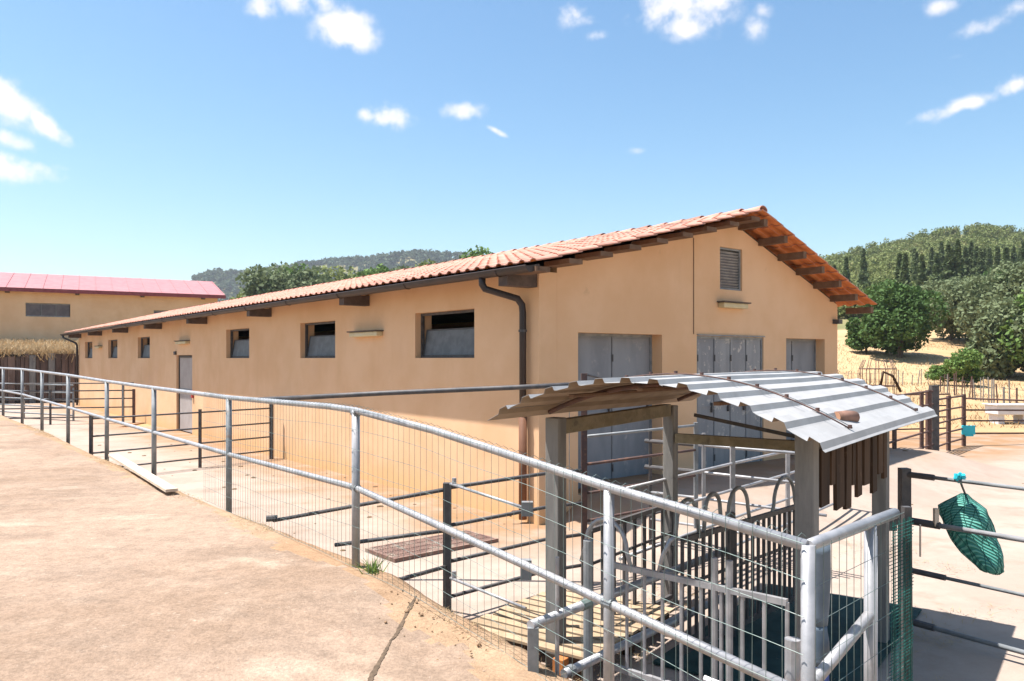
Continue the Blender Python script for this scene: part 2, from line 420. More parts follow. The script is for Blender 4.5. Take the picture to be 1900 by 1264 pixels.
def axis(segs):
    out = []
    for a, b, st in segs: out += list(np.arange(a, b, st))
    out.append(segs[-1][1]); return np.array(out)
gx = axis([(-1500, -300, 60), (-300, -60, 8), (-60, 60, .8), (60, 320, 6), (320, 1500, 60)])
gy = axis([(-60, 20, 8), (20, 72, .8), (72, 400, 5), (400, 1000, 50), (1000, 3000, 200)])
GX, GY = np.meshgrid(gx, gy)
GZ = ground_h(GX, GY)
V = np.stack([GX.ravel(), GY.ravel(), GZ.ravel()], 1)
nx, ny = len(gx), len(gy)
I = (np.arange(ny-1)[:, None]*nx + np.arange(nx-1)[None, :]).ravel()
F = np.stack([I, I+1, I+nx+1, I+nx], 1)
me = np_mesh('ground', V, F, DRYFIELD, True); me.materials.append(HILLSOIL)
cy = (GY[:-1, :-1]).ravel(); cxx = (GX[:-1, :-1]).ravel()
me.polygons.foreach_set('material_index', ((cy > 78 + 6*fbm(cxx, cy, 20, 3)) | (cxx < -60)).astype(np.int32))
tag(link('ground', me), 'dry yellow field rising to scrubby hillside around the farm', kind='structure')

# distant blue hill
hx = np.arange(-700, 420, 9.); hy = np.arange(760, 1240, 12.)
HX, HY = np.meshgrid(hx, hy)
pk = np.interp(HX/HY*1449 + 950, [150, 300, 335, 365, 400, 460, 540, 640, 760, 830, 1000, 1300, 1500], [0, 12, 62, 92, 99, 97, 106, 112, 119, 118, 112, 100, 60])
HZ = pk * (sstep(HY, 770, 985)) * (1 - .6*sstep(HY, 1010, 1230)) * 1.14 + fbm(HX, HY, 70, 8) * 4 - 6
nx, ny = len(hx), len(hy)
I = (np.arange(ny-1)[:, None]*nx + np.arange(nx-1)[None, :]).ravel()
me = np_mesh('distant_hill', np.stack([HX.ravel(), HY.ravel(), HZ.ravel()], 1), np.stack([I, I+1, I+nx+1, I+nx], 1), HILLSOIL, True)
tag(link('distant_hill', me), 'flat-topped wooded hill in the blue distance behind the barn roof', kind='structure')

# yard
def yard_h(X, Y):
    a = (X-CX0)*UX + (Y-CY0)*UY; b = (X-CX0)*VX + (Y-CY0)*VY
    ramp = .42 * sstep(b, .15, 1.15) * (1 - sstep(-a, .9, 2.6)) * (1 - sstep(a, .3, .6)) * (1-sstep(b, 8.5, 10.5))
    return ramp + fbm(X, Y, 3., 4) * .008
yx = np.arange(-26, 16.01, .22); yy = np.arange(.6, 24.01, .22)
YX, YY = np.meshgrid(yx, yy); YZ = yard_h(YX, YY)
nx, ny = len(yx), len(yy)
jy = YY.copy(); jy[-1, :] += fbm(YX[-1], YY[-1], 2.5, 6) * 1.5
I = (np.arange(ny-1)[:, None]*nx + np.arange(nx-1)[None, :]).ravel()
FF = np.stack([I, I+1, I+nx+1, I+nx], 1)
cxx = YX[:-1, :-1].ravel(); cyy = YY[:-1, :-1].ravel()
keep = cxx*.2 + cyy < 24.2 + fbm(cxx, cyy, 3, 9)*.6
me = np_mesh('yard', np.stack([YX.ravel(), jy.ravel(), YZ.ravel()], 1), FF[keep], YARD, True)
tag(link('yard', me), 'pale stained concrete yard around the barn', kind='structure')
mb = MB().box((-26, 23.5, -.5), (-12, 37, .004)); 
build('far_yard', mb, YARD)['kind'] = 'structure'

# terrace
SH = [(-40, .74), (-16.5, .72), (-13.2, .70), (-10.4, .66), (-7.8, .60), (-5.3, .575), (-2.8, .56), (0, .572), (.35, .565), (2.49, .31), (3.55, .21), (6, .05), (12, 0)]
def terr_h(s, t=0):
    base = np.interp(s, [q[0] for q in SH], [q[1] for q in SH])
    return base + .0 * t
ss = axis([(-40, -8, .5), (-8, 9, .07)]); tt = axis([(-.13, 1.2, .06), (1.2, 5, .16), (5, 22, .7)])
SS, TT = np.meshgrid(ss, tt)
P0 = np.array(F0[:2]); d0 = np.array(FD[:2]); n0 = np.array(FN[:2])
edge = (fbm(SS, TT*0, .7, 3)*.05) * (TT < -.1)
XX = P0[0] + SS*d0[0] + (TT+edge)*n0[0]; YY2 = P0[1] + SS*d0[1] + (TT+edge)*n0[1]
ZZ = terr_h(SS) + fbm(XX, YY2, .9, 1)*.012 + fbm(XX, YY2, .16, 5)*.012*(1 - sstep(TT, .1, .9)) - .03*(TT < -.1)
ZZ += .05*np.exp(-((SS-2.2)/.7)**2)*np.exp(-((TT-.35)/.4)**2) + .04*fbm(XX, YY2, .25, 7)*sstep(SS, .6, 1.6)*(1-sstep(TT, .4, 1.2))
nx, ny = len(ss), len(tt)
V = np.stack([XX.ravel(), YY2.ravel(), ZZ.ravel()], 1)
Vb = np.stack([XX[0] + .0, YY2[0], np.full(nx, -.1)], 1)
V = np.concatenate([V, Vb])
I = (np.arange(ny-1)[:, None]*nx + np.arange(nx-1)[None, :]).ravel()
F = np.stack([I, I+nx, I+nx+1, I+1], 1)
J = np.arange(nx-1); nb = nx*ny
F = np.concatenate([F, np.stack([J, J+1, nb+J+1, nb+J], 1)])
me = np_mesh('terrace', V, F, TERRACE, False); me.materials.append(SOIL)
ts = np.concatenate([TT[:-1, :-1].ravel(), np.full(nx-1, -.2)]); sq = np.concatenate([SS[:-1, :-1].ravel(), ss[:-1]])
me.polygons.foreach_set('material_index', ((ts + .22*fbm(sq, ts, .35, 2) < np.interp(sq, [-40, -3, -1.2, 1.2, 2.4, 9], [.0, .02, .16, .10, .5, .6]))).astype(np.int32))
me.polygons.foreach_set('use_smooth', np.ones(len(F), dtype=bool))
tag(link('terrace', me), 'raised pinkish beige terrace with a soil edge along the railing', kind='structure')

# open joint in the terrace screed, filled with dark dirt
from mathutils.bvhtree import BVHTree
bvh = BVHTree.FromPolygons([tuple(map(float, q)) for q in V], [tuple(map(int, q)) for q in F])
jp = [(-.640, 5.22), (-.655, 5.02), (-.668, 4.86), (-.676, 4.7), (-.70, 4.5), (-.71, 4.3), (-.735, 4.1), (-.74, 3.9), (-.77, 3.7), (-.79, 3.5), (-.80, 3.0)]
jw = (.004, .016, .007, .014, .006, .012, .016, .009, .012, .006, .01)
vsx = []; NJ = 121
for i in range(NJ):
    f = i/(NJ-1)*(len(jp)-1); k = min(int(f), len(jp)-2); q = f-k
    x = jp[k][0]*(1-q)+jp[k+1][0]*q + random.gauss(0, .0012); y = jp[k][1]*(1-q)+jp[k+1][1]*q; w = (jw[k]*(1-q)+jw[k+1]*q)*random.uniform(.75, 1.2)
    for sx in (-w, 0, w):
        h = bvh.ray_cast(Vector((x+sx, y, 3)), Vector((0, 0, -1)))[0]
        vsx.append((x+sx, y, (h.z if h else .56)+.004))
mb = MB().add(vsx, [(3*i+k, 3*i+k+1, 3*i+k+4, 3*i+k+3) for i in range(NJ-1) for k in (0, 1)])
build('open_joint', mb, worn('dark_dirt', (.10, .07, .045), (.16, .11, .07), 30, .95), origin=(-.7, 4.4, .55))['kind'] = 'structure'

# ------------------------------------------------------------------ barn
barn = thing('barn', BP(0, 0), 'long ochre plastered barn with terracotta tiled gable roof and brown gutters', 'barn')
A1, B1, BR = 31.8, 7.1, 4.04
ZE, ZR, ZE2 = 3.24, 4.36, 3.07
EB, EA, EA2, EB2 = -.42, -.5, 1.0, 7.5
def roof_z(b):
    return ZE + (b-EB)*(ZR-ZE)/(BR-EB) if b <= BR else ZR + (b-BR)*(ZE2-ZR)/(EB2-BR)
DROP = .15
def wall(name, p0, p1, inward, T, openings, ztop, breaks=(), z0=-.1, m=PLASTER, parent=None):
    p0 = Vector((p0[0], p0[1], 0)); p1 = Vector((p1[0], p1[1], 0)); L = (p1-p0).length; d = (p1-p0)/L; n = Vector((inward[0], inward[1], 0))
    xs = sorted({0., L, *breaks, *[o[0] for o in openings], *[o[1] for o in openings]})
    zs = sorted({z0, *[o[2] for o in openings], *[o[3] for o in openings]})
    mb = MB()
    def P(s, z, k): return p0 + d*s + n*(T*k) + Vector((0, 0, z))
    for i in range(len(xs)-1):
        a, b = xs[i], xs[i+1]
        zc = [z for z in zs if z < min(ztop(a), ztop(b)) - .01]
        for j in range(len(zc)):
            za = zc[j]; top = j == len(zc)-1
            zb0, zb1 = (ztop(a), ztop(b)) if top else (zc[j+1], zc[j+1])
            mid = ((a+b)/2, (za+min(zb0, zb1))/2)
            if any(o[0] < mid[0] < o[1] and o[2] < mid[1] < o[3] for o in openings): continue
            mb.add([P(a, za, 0), P(b, za, 0), P(b, zb1, 0), P(a, zb0, 0)], [(0, 1, 2, 3)])
            mb.add([P(a, za, 1), P(b, za, 1), P(b, zb1, 1), P(a, zb0, 1)], [(3, 2, 1, 0)])
            if top: mb.add([P(a, zb0, 0), P(b, zb1, 0), P(b, zb1, 1), P(a, zb0, 1)], [(0, 1, 2, 3)])
    for (a, b, za, zb) in openings:
        mb.add([P(a, za, 0), P(b, za, 0), P(b, zb, 0), P(a, zb, 0), P(a, za, 1), P(b, za, 1), P(b, zb, 1), P(a, zb, 1)],
               [(0, 1, 5, 4), (1, 2, 6, 5), (2, 3, 7, 6), (3, 0, 4, 7)])
    for s in (0, L):
        mb.add([P(s, z0, 0), P(s, z0, 1), P(s, ztop(s), 1), P(s, ztop(s), 0)], [(0, 1, 2, 3)])
    return build(name, mb, m, parent)
WINS = [(1.40, 2.99), (5.82, 7.41), (10.3, 11.9), (19.3, 20.9), (24.0, 25.6), (28.7, 30.3)]
WZ0, WZ1 = 2.105, 2.80
DOORL = (14.72, 16.26, -.1, 2.19)
T = .30
wall('long_wall', BP(0, 0), BP(A1, 0), (VX, VY), T, [(a, b, WZ0, WZ1) for a, b in WINS] + [DOORL], lambda s: roof_z(0) - DROP, parent=barn)
D1, D2, D3 = (.67, 2.32), (3.10, 4.81), (5.46, 6.67)
DZ0, DZ1 = .30, 2.44
LOUV = (3.66, 4.23, 3.17, 3.83)
GW = T + .002
def gz(s): return roof_z(s + GW) - DROP
wall('gable_wall', BP(0, 0) + Vector((VX, VY, 0))*GW, BP(0, B1), (UX, UY), T,
     [(D1[0]-GW, D1[1]-GW, DZ0, DZ1), (D2[0]-GW, D2[1]-GW, DZ0, DZ1), (D3[0]-GW, D3[1]-GW, DZ0, DZ1), (LOUV[0]-GW, LOUV[1]-GW, LOUV[2], LOUV[3])],
     gz, breaks=(BR-GW,), z0=-.1, parent=barn)
wall('back_wall', BP(T+.002, B1-T), BP(A1, B1-T), (VX, VY), T-.004, [], lambda s: roof_z(B1-T) - DROP - .02, parent=barn)
wall('far_gable_wall', BP(A1-T, T+.002), BP(A1-T, B1-T-.002), (UX, UY), T, [], lambda s: roof_z(s+T) - DROP - .01, breaks=(BR-T,), parent=barn)
# unseen lid added under the tiles so that the inside is dark
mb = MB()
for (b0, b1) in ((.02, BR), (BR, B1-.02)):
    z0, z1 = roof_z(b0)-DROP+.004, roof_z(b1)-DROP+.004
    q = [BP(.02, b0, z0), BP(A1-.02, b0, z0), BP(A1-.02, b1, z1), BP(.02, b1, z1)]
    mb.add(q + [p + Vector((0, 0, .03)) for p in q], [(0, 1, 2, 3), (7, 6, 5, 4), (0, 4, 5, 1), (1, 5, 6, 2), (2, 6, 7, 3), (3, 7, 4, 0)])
build('light_block_lid', mb, DARKIN, barn)
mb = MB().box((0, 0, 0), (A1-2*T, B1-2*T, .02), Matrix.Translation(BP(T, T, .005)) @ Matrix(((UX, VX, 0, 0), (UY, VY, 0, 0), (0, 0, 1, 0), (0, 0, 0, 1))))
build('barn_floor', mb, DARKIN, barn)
MBARN = Matrix(((UX, VX, 0, CX0), (UY, VY, 0, CY0), (0, 0, 1, 0), (0, 0, 0, 1)))   # local (a, b, z)

# windows in the long wall: open at the top, tilted milky lower sash
PANE = worn('milky_glass', (.13, .14, .145), (.18, .19, .20), 6, .55, 0, (.11, .11, .11), 12, (.6, .8), spec=.3)
for (a, b) in WINS:
    fr = MB()
    y0 = .10
    for (lo, hi) in (((a+.002, y0, WZ0+.002), (b-.002, y0+.05, WZ0+.04)), ((a+.002, y0, WZ1-.04), (b-.002, y0+.05, WZ1-.002)),
                     ((a+.002, y0, WZ0+.04), (a+.04, y0+.05, WZ1-.04)), ((b-.04, y0, WZ0+.04), (b-.002, y0+.05, WZ1-.04))):
        fr.box(lo, hi, MBARN)
    w = build('window', fr, DARKSTEEL, barn)
    zt = WZ0 + .40
    sash = MB()
    M2 = MBARN @ Matrix.Translation((0, y0+.03, WZ0+.045)) @ Matrix.Rotation(math.radians(-9), 4, 'X')
    sash.box((a+.045, 0, 0), (b-.045, .012, .38), M2)
    build('pane', sash, PANE, w)
    sf = MB(); sf.box((a+.045, -.008, .381), (b-.045, .02, .40), M2); sf.box((a+.045, -.008, 0), (a+.065, -.001, .38), M2); sf.box((b-.065, -.008, 0), (b-.045, -.001, .38), M2)
    build('sash_frame', sf, DARKSTEEL, w)

# doors
def leaf(parent, b0, b1, z0, z1, a, m, ribs=0):
    mb = MB().box((a, b0+.004, z0), (a+.035, b1-.004, z1), MBARN)
    o = build('door_leaf', mb, m, parent)
    for k in range(ribs + 1):
        bb = b0 + .02 + (b1-b0-.04)*k/max(ribs, 1)
        build('stiffener', MB().box((a-.012, bb-.012, z0+.01), (a-.001, bb+.012, z1-.01), MBARN), m, o)
    for zz in (z0+.04, (z0+z1)/2, z1-.04):
        build('cross_rib', MB().box((a-.008, b0+.035, zz-.012), (a-.001, b1-.035, zz+.012), MBARN), m, o)
    for zz in (z0+.25, z1-.3):
        build('hinge', MB().tube([MBARN @ Vector((a-.016, b0+.01, zz-.05)), MBARN @ Vector((a-.016, b0+.01, zz+.05))], .011, 6), DARKSTEEL, o)
    build('pull_handle', MB().box((a-.035, b1-.075, z0+.95), (a-.001, b1-.055, z0+1.1), MBARN), DARKSTEEL, o)
    return o
def door_frame(name, b0, b1, a):
    d = MB()
    d.box((a-.01, b0+.001, DZ0), (a+.05, b0+.035, DZ1-.001), MBARN); d.box((a-.01, b1-.035, DZ0), (a+.05, b1-.001, DZ1-.001), MBARN)
    d.box((a-.01, b0+.035, DZ1-.035), (a+.05, b1-.035, DZ1-.001), MBARN)
    return build(name, d, GALV_DULL, barn)
fr = door_frame('double_door', *D1, .20)
mid = sum(D1)/2
leaf(fr, D1[0]+.036, mid, DZ0+.02, DZ1-.036, .205, DOORMETAL); leaf(fr, mid, D1[1]-.036, DZ0+.02, DZ1-.036, .205, DOORMETAL)
build('lock', MB().box((.185, mid-.03, 1.62), (.195, mid+.03, 1.72), MBARN), GALV, fr)
fr = door_frame('folding_door', *D2, .03)
for k in range(4):
    w_ = (D2[1]-D2[0]-.072)/4
    leaf(fr, D2[0]+.036+w_*k, D2[0]+.036+w_*(k+1), DZ0+.02, DZ1-.036, .035, PATCHMETAL)
build('top_track', MB().box((-.03, D2[0], DZ1+.003), (-.002, D2[1], DZ1+.02), MBARN), GALV_DULL, fr)
fr = door_frame('small_double_door', *D3, .18)
mid = D3[0] + .45
leaf(fr, D3[0]+.036, mid, DZ0+.02, DZ1-.036, .185, DOORMETAL); leaf(fr, mid, D3[1]-.036, DZ0+.02, DZ1-.036, .185, DOORMETAL)
fr = MB()
a0, a1 = DOORL[:2]
fr.box((a0+.001, .06, 0), (a0+.06, .14, 2.18), MBARN); fr.box((a1-.06, .06, 0), (a1-.001, .14, 2.18), MBARN); fr.box((a0+.06, .06, 2.12), (a1-.06, .14, 2.18), MBARN)
fr = build('side_door', fr, BROWNPIPE, barn)
sd = build('door_leaf', MB().box((a0+.062, .08, .03), (a1-.062, .12, 2.118), MBARN), worn('pinkish_grey_door', (.40, .35, .32), (.46, .41, .38), 3, .7, c3=(.30, .27, .26), s3=4, t3=(.6, .8)), fr)
build('handle', MB().box((a0+.15, .05, 1.0), (a0+.19, .079, 1.14), MBARN), DARKSTEEL, sd)
build('mid_bar', MB().box((a0+.07, .072, 1.18), (a1-.07, .0795, 1.24), MBARN), GALV_DULL, sd)
build('fire_bell', MB().box((a0-.16, -.05, 1.02), (a0-.05, -.002, 1.22), MBARN), REDBOX, barn)
build('hinge_block', MB().box((a1-.02, -.05, 2.2), (a1+.13, -.002, 2.3), MBARN), DARKSTEEL, barn)

# louvred vent in the gable
b0, b1, z0, z1 = LOUV
lf = MB()
lf.box((.03, b0+.001, z0+.001), (.09, b0+.03, z1-.001), MBARN); lf.box((.03, b1-.03, z0+.001), (.09, b1-.001, z1-.001), MBARN)
lf.box((.03, b0+.03, z0+.001), (.09, b1-.03, z0+.03), MBARN); lf.box((.03, b0+.03, z1-.03), (.09, b1-.03, z1-.001), MBARN)
lv = build('gable_vent', lf, GALV_DULL, barn)
slat_me = None
for k in range(13):
    zc = z0 + .05 + k*(z1-z0-.08)/13
    M3 = MBARN @ Matrix.Translation((.06, 0, zc)) @ Matrix.Rotation(math.radians(40), 4, 'Y')
    build('slat', MB().box((-.022, b0+.032, -.002), (.022, b1-.032, .002), M3), GALV, lv)
build('backing', MB().box((.11, b0-.01, z0-.01), (.12, b1+.01, z1+.01), MBARN), DOORMETAL, lv)

# strip lamps
def strip_lamp(along, c, z, L):
    if along == 'a': lo, hi = (c-L/2, -.12, z-.05), (c+L/2, -.002, z+.03)
    else: lo, hi = (-.12, c-L/2, z-.05), (-.002, c+L/2, z+.03)
    base = build('strip_lamp', MB().box(lo, hi, MBARN), LAMPBODY, barn, bevel=.012)
    lo2 = (lo[0]-(0.03 if along == 'a' else .03), lo[1]-.03, z+.031); hi2 = (hi[0]+(.03 if along == 'a' else 0), hi[1]+(0 if along == 'a' else .03), z+.05)
    build('lamp_hood', MB().box(lo2, hi2, MBARN), CONCBEAM, base)
strip_lamp('a', 4.52, 2.52, 1.0); strip_lamp('a', 15.45, 2.55, 1.0); strip_lamp('a', 27.1, 2.55, .8); strip_lamp('b', 3.92, 2.93, .62)
build('cable', MB().tube([BP(-.008, 3.02, 3.9), BP(-.008, 3.02, 2.46)], .0055, 5), SOFFITWOOD, barn)
build('wall_sensor', MB().box((-.12, 6.93, 2.72), (-.002, 7.06, 2.80), MBARN), DARKSTEEL, barn)

# eave brackets and purlins
for k in range(8):
    a = .12 + 4.45*k
    if a > 31.9: a = 31.6
    build('eave_bracket', MB().box((a-.09, -.48, roof_z(-.4)-.25), (a+.09, -.003, roof_z(-.4)-.08), MBARN), CONCBEAM, barn)
def purlin(b, w=.09, h=.11):
    z = roof_z(b) - .075 - h/2
    build('purlin', MB().box((EA+.02, b-w/2, z-h/2), (-.003, b+w/2, z+h/2), MBARN), SOFFITWOOD, barn)
for b in np.linspace(EB+.08, BR-.14, 9): purlin(float(b), .22, .06)
for b in np.linspace(BR+.12, EB2-.08, 7): purlin(float(b))
build('eave_board', MB().box((EA+.02, EB+.0, roof_z(EB)-.10), (A1+EA2, EB+.025, roof_z(EB)-.03), MBARN), CONCBEAM, barn)
# soffit boarding between brackets on the long side
q = [BP(-.003, EB+.03, roof_z(EB)-.055), BP(A1+EA2, EB+.03, roof_z(EB)-.055), BP(A1+EA2, -.01, roof_z(0)-.075), BP(-.003, -.01, roof_z(0)-.075)]
mb = MB().add(q + [p+Vector((0, 0, .012)) for p in q], [(3, 2, 1, 0), (4, 5, 6, 7), (0, 1, 5, 4), (1, 2, 6, 5), (2, 3, 7, 6), (3, 0, 4, 7)])
build('soffit', mb, SOFFITWOOD, barn)

# roof tiles
TWD, TLN, CRS = .225, .41, .35
def tile_mesh():
    prof = [(0, .0), (.022, .020), (.06, .030), (.10, .020), (.122, 0), (.172, -.004), (TWD+.012, .004)]
    v = []; f = []
    n = len(prof)
    for (y, dz) in ((0, .022), (TLN, 0.0)):
        for (x, z) in prof: v.append((x, y, z + dz))
        for (x, z) in prof: v.append((x, y, z + dz - .014))
    for i in range(n-1):
        f.append((i, i+1, 2*n+i+1, 2*n+i)); f.append((n+i+1, n+i, 3*n+i, 3*n+i+1))
        f.append((n+i, n+i+1, i+1, i)); f.append((2*n+i, 2*n+i+1, 3*n+i+1, 3*n+i))
    f.append((0, 2*n, 3*n, n)); f.append((n-1, 2*n-1, 4*n-1, 3*n-1))
    return v, f
tv, tf = tile_mesh()
tme = bpy.data.meshes.new('roof_tile'); tme.from_pydata(tv, [], tf); tme.materials.append(TILE); tme.update()
TILE_UNDER = worn('tile_bounce_tint', (.66, .20, .06), (.74, .27, .09), 6, .9)  # tile undersides: warm bounced light put into the colour
tme.materials.append(TILE_UNDER); tme.polygons.foreach_set('material_index', [1 if (k % 4 == 1 and k < 24) else 0 for k in range(len(tf))])
tme2 = bpy.data.meshes.new('roof_tile_old'); tme2.from_pydata(tv, [], tf); tme2.materials.append(TILE_OLD); tme2.update()
tva = np.array(tv)
places = []
for side in (0, 1):
    eb, ze = (EB-.03, roof_z(EB)-.0075) if side == 0 else (EB2+.03, ZE2-.011)
    L = math.hypot(BR-eb, ZR-ze)
    sl = Vector(((BR-eb), (ZR-ze))) / L        # (db, dz) per metre up the slope
    rows = int(L/CRS) + (1 if side == 0 else 1)
    cols = int((A1+EA2-EA)/TWD)
    for r in range(rows):
        for c in range(cols):
            a = EA + c*TWD
            up = Vector((VX*sl[0], VY*sl[0], sl[1])).normalized()
            across = Vector((UX, UY, 0))
            if side == 1: across = -across; a += TWD
            nrm = across.cross(up)
            if nrm.z < 0: nrm = -nrm; 
            s0 = r*CRS
            if s0 + TLN > L + .02: s0 = L - TLN + .02
            p = BP(a, eb + sl[0]*s0, ze + sl[1]*s0) + nrm*.002
            places.append((p, across, up, nrm, side, r, c))
cp = Vector((0, 0, EYE))
def vis_key(q):
    p = q[0]; d = (p-cp).length
    return d if q[4] == 0 else d * (.9 if q[6] < 2 else 3)
places.sort(key=vis_key)
bulk = []
org = ORIGIN[barn]
for i, (p, ac, up, nr, side, r, c) in enumerate(places):
    j = [random.gauss(0, .006) for _ in range(3)]
    M = Matrix(((ac.x, up.x, nr.x, p.x), (ac.y, up.y, nr.y, p.y), (ac.z, up.z, nr.z, p.z), (0, 0, 0, 1)))
    M = M @ Matrix.Rotation(j[0], 4, 'Z') @ Matrix.Rotation(abs(j[1]), 4, 'X') @ Matrix.Translation((0, j[2], abs(j[2])*.3))
    lich = side == 0 and r > 7 and random.random() < .16
    if i < 299:
        o = bpy.data.objects.new('roof_tile', tme2 if lich else tme); C.objects.link(o); o.parent = barn
        o.matrix_local = Matrix.Translation(-org) @ M
    else:
        bulk.append((M, lich))
for lich in (False, True):
    ms = [np.array(M) for M, l in bulk if l == lich]
    if not ms: continue
    MM = np.stack(ms); n = len(tva)
    VV = np.einsum('kij,nj->kni', MM[:, :3, :3], tva) + MM[:, None, :3, 3] - np.array(org)[None, None]
    FQ = np.array(tf)
    FF = (FQ[None] + (np.arange(len(MM))*n)[:, None, None]).reshape(-1, 4)
    me = np_mesh('roof_tile_field', VV.reshape(-1, 3), FF, TILE_OLD if lich else TILE); me.materials.append(TILE_UNDER)
    me.polygons.foreach_set('material_index', np.tile(np.array([1 if (k % 4 == 1 and k < 24) else 0 for k in range(len(tf))], dtype=np.int32), len(MM)))
    o = link('roof_tile_field', me, barn); o['kind'] = 'stuff'
# ridge tiles
rm = MB()
nseg = 7
for k in range(nseg+1):
    th = math.pi*k/nseg
    for (y, r_) in ((0, .105), (.43, .09)):
        for rr in (r_, r_-.014): rm.v.append((-math.cos(th)*rr, y, math.sin(th)*rr*.8))
for k in range(nseg):
    i = 4*k; j = 4*(k+1)
    rm.f += [(i, j, j+2, i+2), (i+1, i+3, j+3, j+1), (i, i+1, j+1, j), (i+2, j+2, j+3, i+3)]
rme = rm.mesh('ridge_tile'); rme.materials.append(TILE); rme2 = rm.mesh('ridge_tile_old'); rme2.materials.append(TILE_OLD)
for k in range(int((A1+EA2-EA)/.38)):
    a = EA - .02 + .38*k
    o = bpy.data.objects.new('ridge_tile', rme2 if random.random() < .35 else rme); C.objects.link(o); o.parent = barn
    p = BP(a, BR, ZR-.012+random.uniform(0, .01))
    o.matrix_local = Matrix.Translation(-org) @ Matrix(((VX, UX, 0, p.x), (VY, UY, 0, p.y), (0, 0, 1, p.z), (0, 0, 0, 1))) @ Matrix.Rotation(random.gauss(0, .02), 4, 'Z') @ Matrix.Rotation(-.035, 4, 'X')

# gutter and downpipes
def gutter(a0, a1, b, z, r=.075):
    mb = MB(); n = 10; pr = []
    for k in range(n+1):
        th = math.pi + math.pi*k/n; pr.append((math.cos(th)*r, math.sin(th)*r))
    for k in range(n, -1, -1):
        th = math.pi + math.pi*k/n; pr.append((math.cos(th)*(r-.006), math.sin(th)*(r-.006)))
    m_ = len(pr); vs_ = []
    for a in (a0, a1):
        for (db, dz) in pr: vs_.append(MBARN @ Vector((a, b+db, z+dz)))
    fs = [(k, (k+1) % m_, m_+(k+1) % m_, m_+k) for k in range(m_)]
    fs += [tuple(range(n+1)), tuple(range(m_, m_+n+1))]
    mb.add(vs_, fs)
    for a in np.arange(a0+.6, a1, 2.2):
        mb.tube([MBARN @ Vector((a, b-math.cos(th)*(r+.006), z-math.sin(th)*(r+.006))) for th in np.linspace(0, math.pi, 8)], .006, 5)
    mb.tube([MBARN @ Vector((a0, b-r, z)), MBARN @ Vector((a1, b-r, z))], .009, 6)
    return build('gutter', mb, BROWNPIPE, barn)
gutter(EA+.05, A1+EA2+.05, EB-.085, ZE-.055)
gz_ = ZE-.055-.075
pp = smooth_tube('downpipe', [BP(.52, EB-.085, gz_+.01), BP(.52, EB-.085, gz_-.07), BP(.49, EB-.06, gz_-.13), BP(.27, -.13, 2.86), BP(.235, -.085, 2.78), BP(.224, -.08, 2.68), BP(.224, -.08, 1.34)], .045, BROWNPIPE, barn, 12)
smooth_tube('lower_pipe', [BP(.224, -.08, 1.36), BP(.224, -.08, .05)], .052, worn('rusty_pipe', (.17, .075, .04), (.24, .11, .055), 7, .7, c3=(.10, .06, .05), s3=5, t3=(.55, .7), stretch=(1, 1, .3)), barn, 12)
for zz in (2.45, 1.4): build('pipe_clamp', MB().tube([BP(.224, -.08, zz-.015), BP(.224, -.08, zz+.015)], .056, 12), DARKSTEEL, pp)
build('tap', MB().tube([BP(.224, -.12, .16), BP(.26, -.22, .16), BP(.28, -.24, .10)], .016, 8), RUSTSTEEL, barn)
smooth_tube('downpipe', [BP(A1+.75, EB-.085, gz_+.01), BP(A1+.72, EB-.085, gz_-.08), BP(A1-.0, -.12, 2.78), BP(A1-.1, -.08, 2.66), BP(A1-.1, -.08, .02)], .045, BROWNPIPE, barn, 10)

# ------------------------------------------------------------------ terrace railing
POSTS = [(-1.15, 5.75, .572), (-2.875, 7.93, .55), (-4.63, 10.1, .567), (-6.2, 11.95, .596), (-7.9, 13.9, .65), (-9.55, 15.87, .676), (-11.2, 17.86, .70), (-12.9, 19.8, .70)]
tr = thing('terrace_railing', (-1.15, 5.75, .57), 'galvanised two-rail tube railing with wire mesh along the terrace edge', 'railing')
HT = 1.15
for (x, y, z) in POSTS:
    smooth_tube('post', [(x, y, z-.12), (x, y, z+HT)], .031, GALV_DULL if y > 7 else GALV, tr, 12)
top = [(x, y, z+HT) for (x, y, z) in reversed(POSTS)]
midr = [(x, y, z+HT/2) for (x, y, z) in reversed(POSTS)]
C1 = (.48, 3.87, 1.46); CC = (1.16, 3.06, 1.364)
smooth_tube('top_rail', [(-14.4, 21.5, 1.86)] + top[:-1] + [(-1.42, 6.1, 1.722), (-1.15, 5.75, 1.715), (-.93, 5.48, 1.69), (-.5, 5.0, 1.638), C1, CC], .0245, GALV, tr, 12)
smooth_tube('middle_rail', [(-14.4, 21.5, 1.28)] + midr + [(.48, 3.87, .885), (1.16, 3.06, .775)], .0235, GALV, tr, 12)
for (x, y, z0, z1) in ((.48, 3.87, .1, 1.45), (1.16, 3.06, -.05, 1.37)):
    smooth_tube('post', [(x, y, z0), (x, y, z1)], .0275, GALV, tr, 14)
EE = (1.80, 3.67, 1.372)
smooth_tube('top_rail', [CC, (1.20, 3.098, 1.366), EE], .025, GALV, tr, 12)
smooth_tube('middle_rail', [(1.20, 3.12, .80), (1.60, 3.48, .965)], .025, GALV, tr, 12)
smooth_tube('post', [(1.594, 3.475, -.05), (1.594, 3.475, 1.36)], .027, GALV, tr, 12)
smooth_tube('stay_bar', [(1.635, 3.515, -.05), (1.635, 3.515, 1.30)], .010, WHITEP, tr, 8)
build('end_post', MB().box((1.845, 3.67, -.05), (1.88, 3.705, 1.40)), DARKSTEEL, tr)
for p in ((-1.15, 5.75, 1.70), (-1.15, 5.75, 1.145), (.48, 3.87, .885)):
    q = Vector(p) ; build('weld_collar', MB().tube([q-FD*.03, q+FD*.03], .031, 12), GALV_DULL, tr)

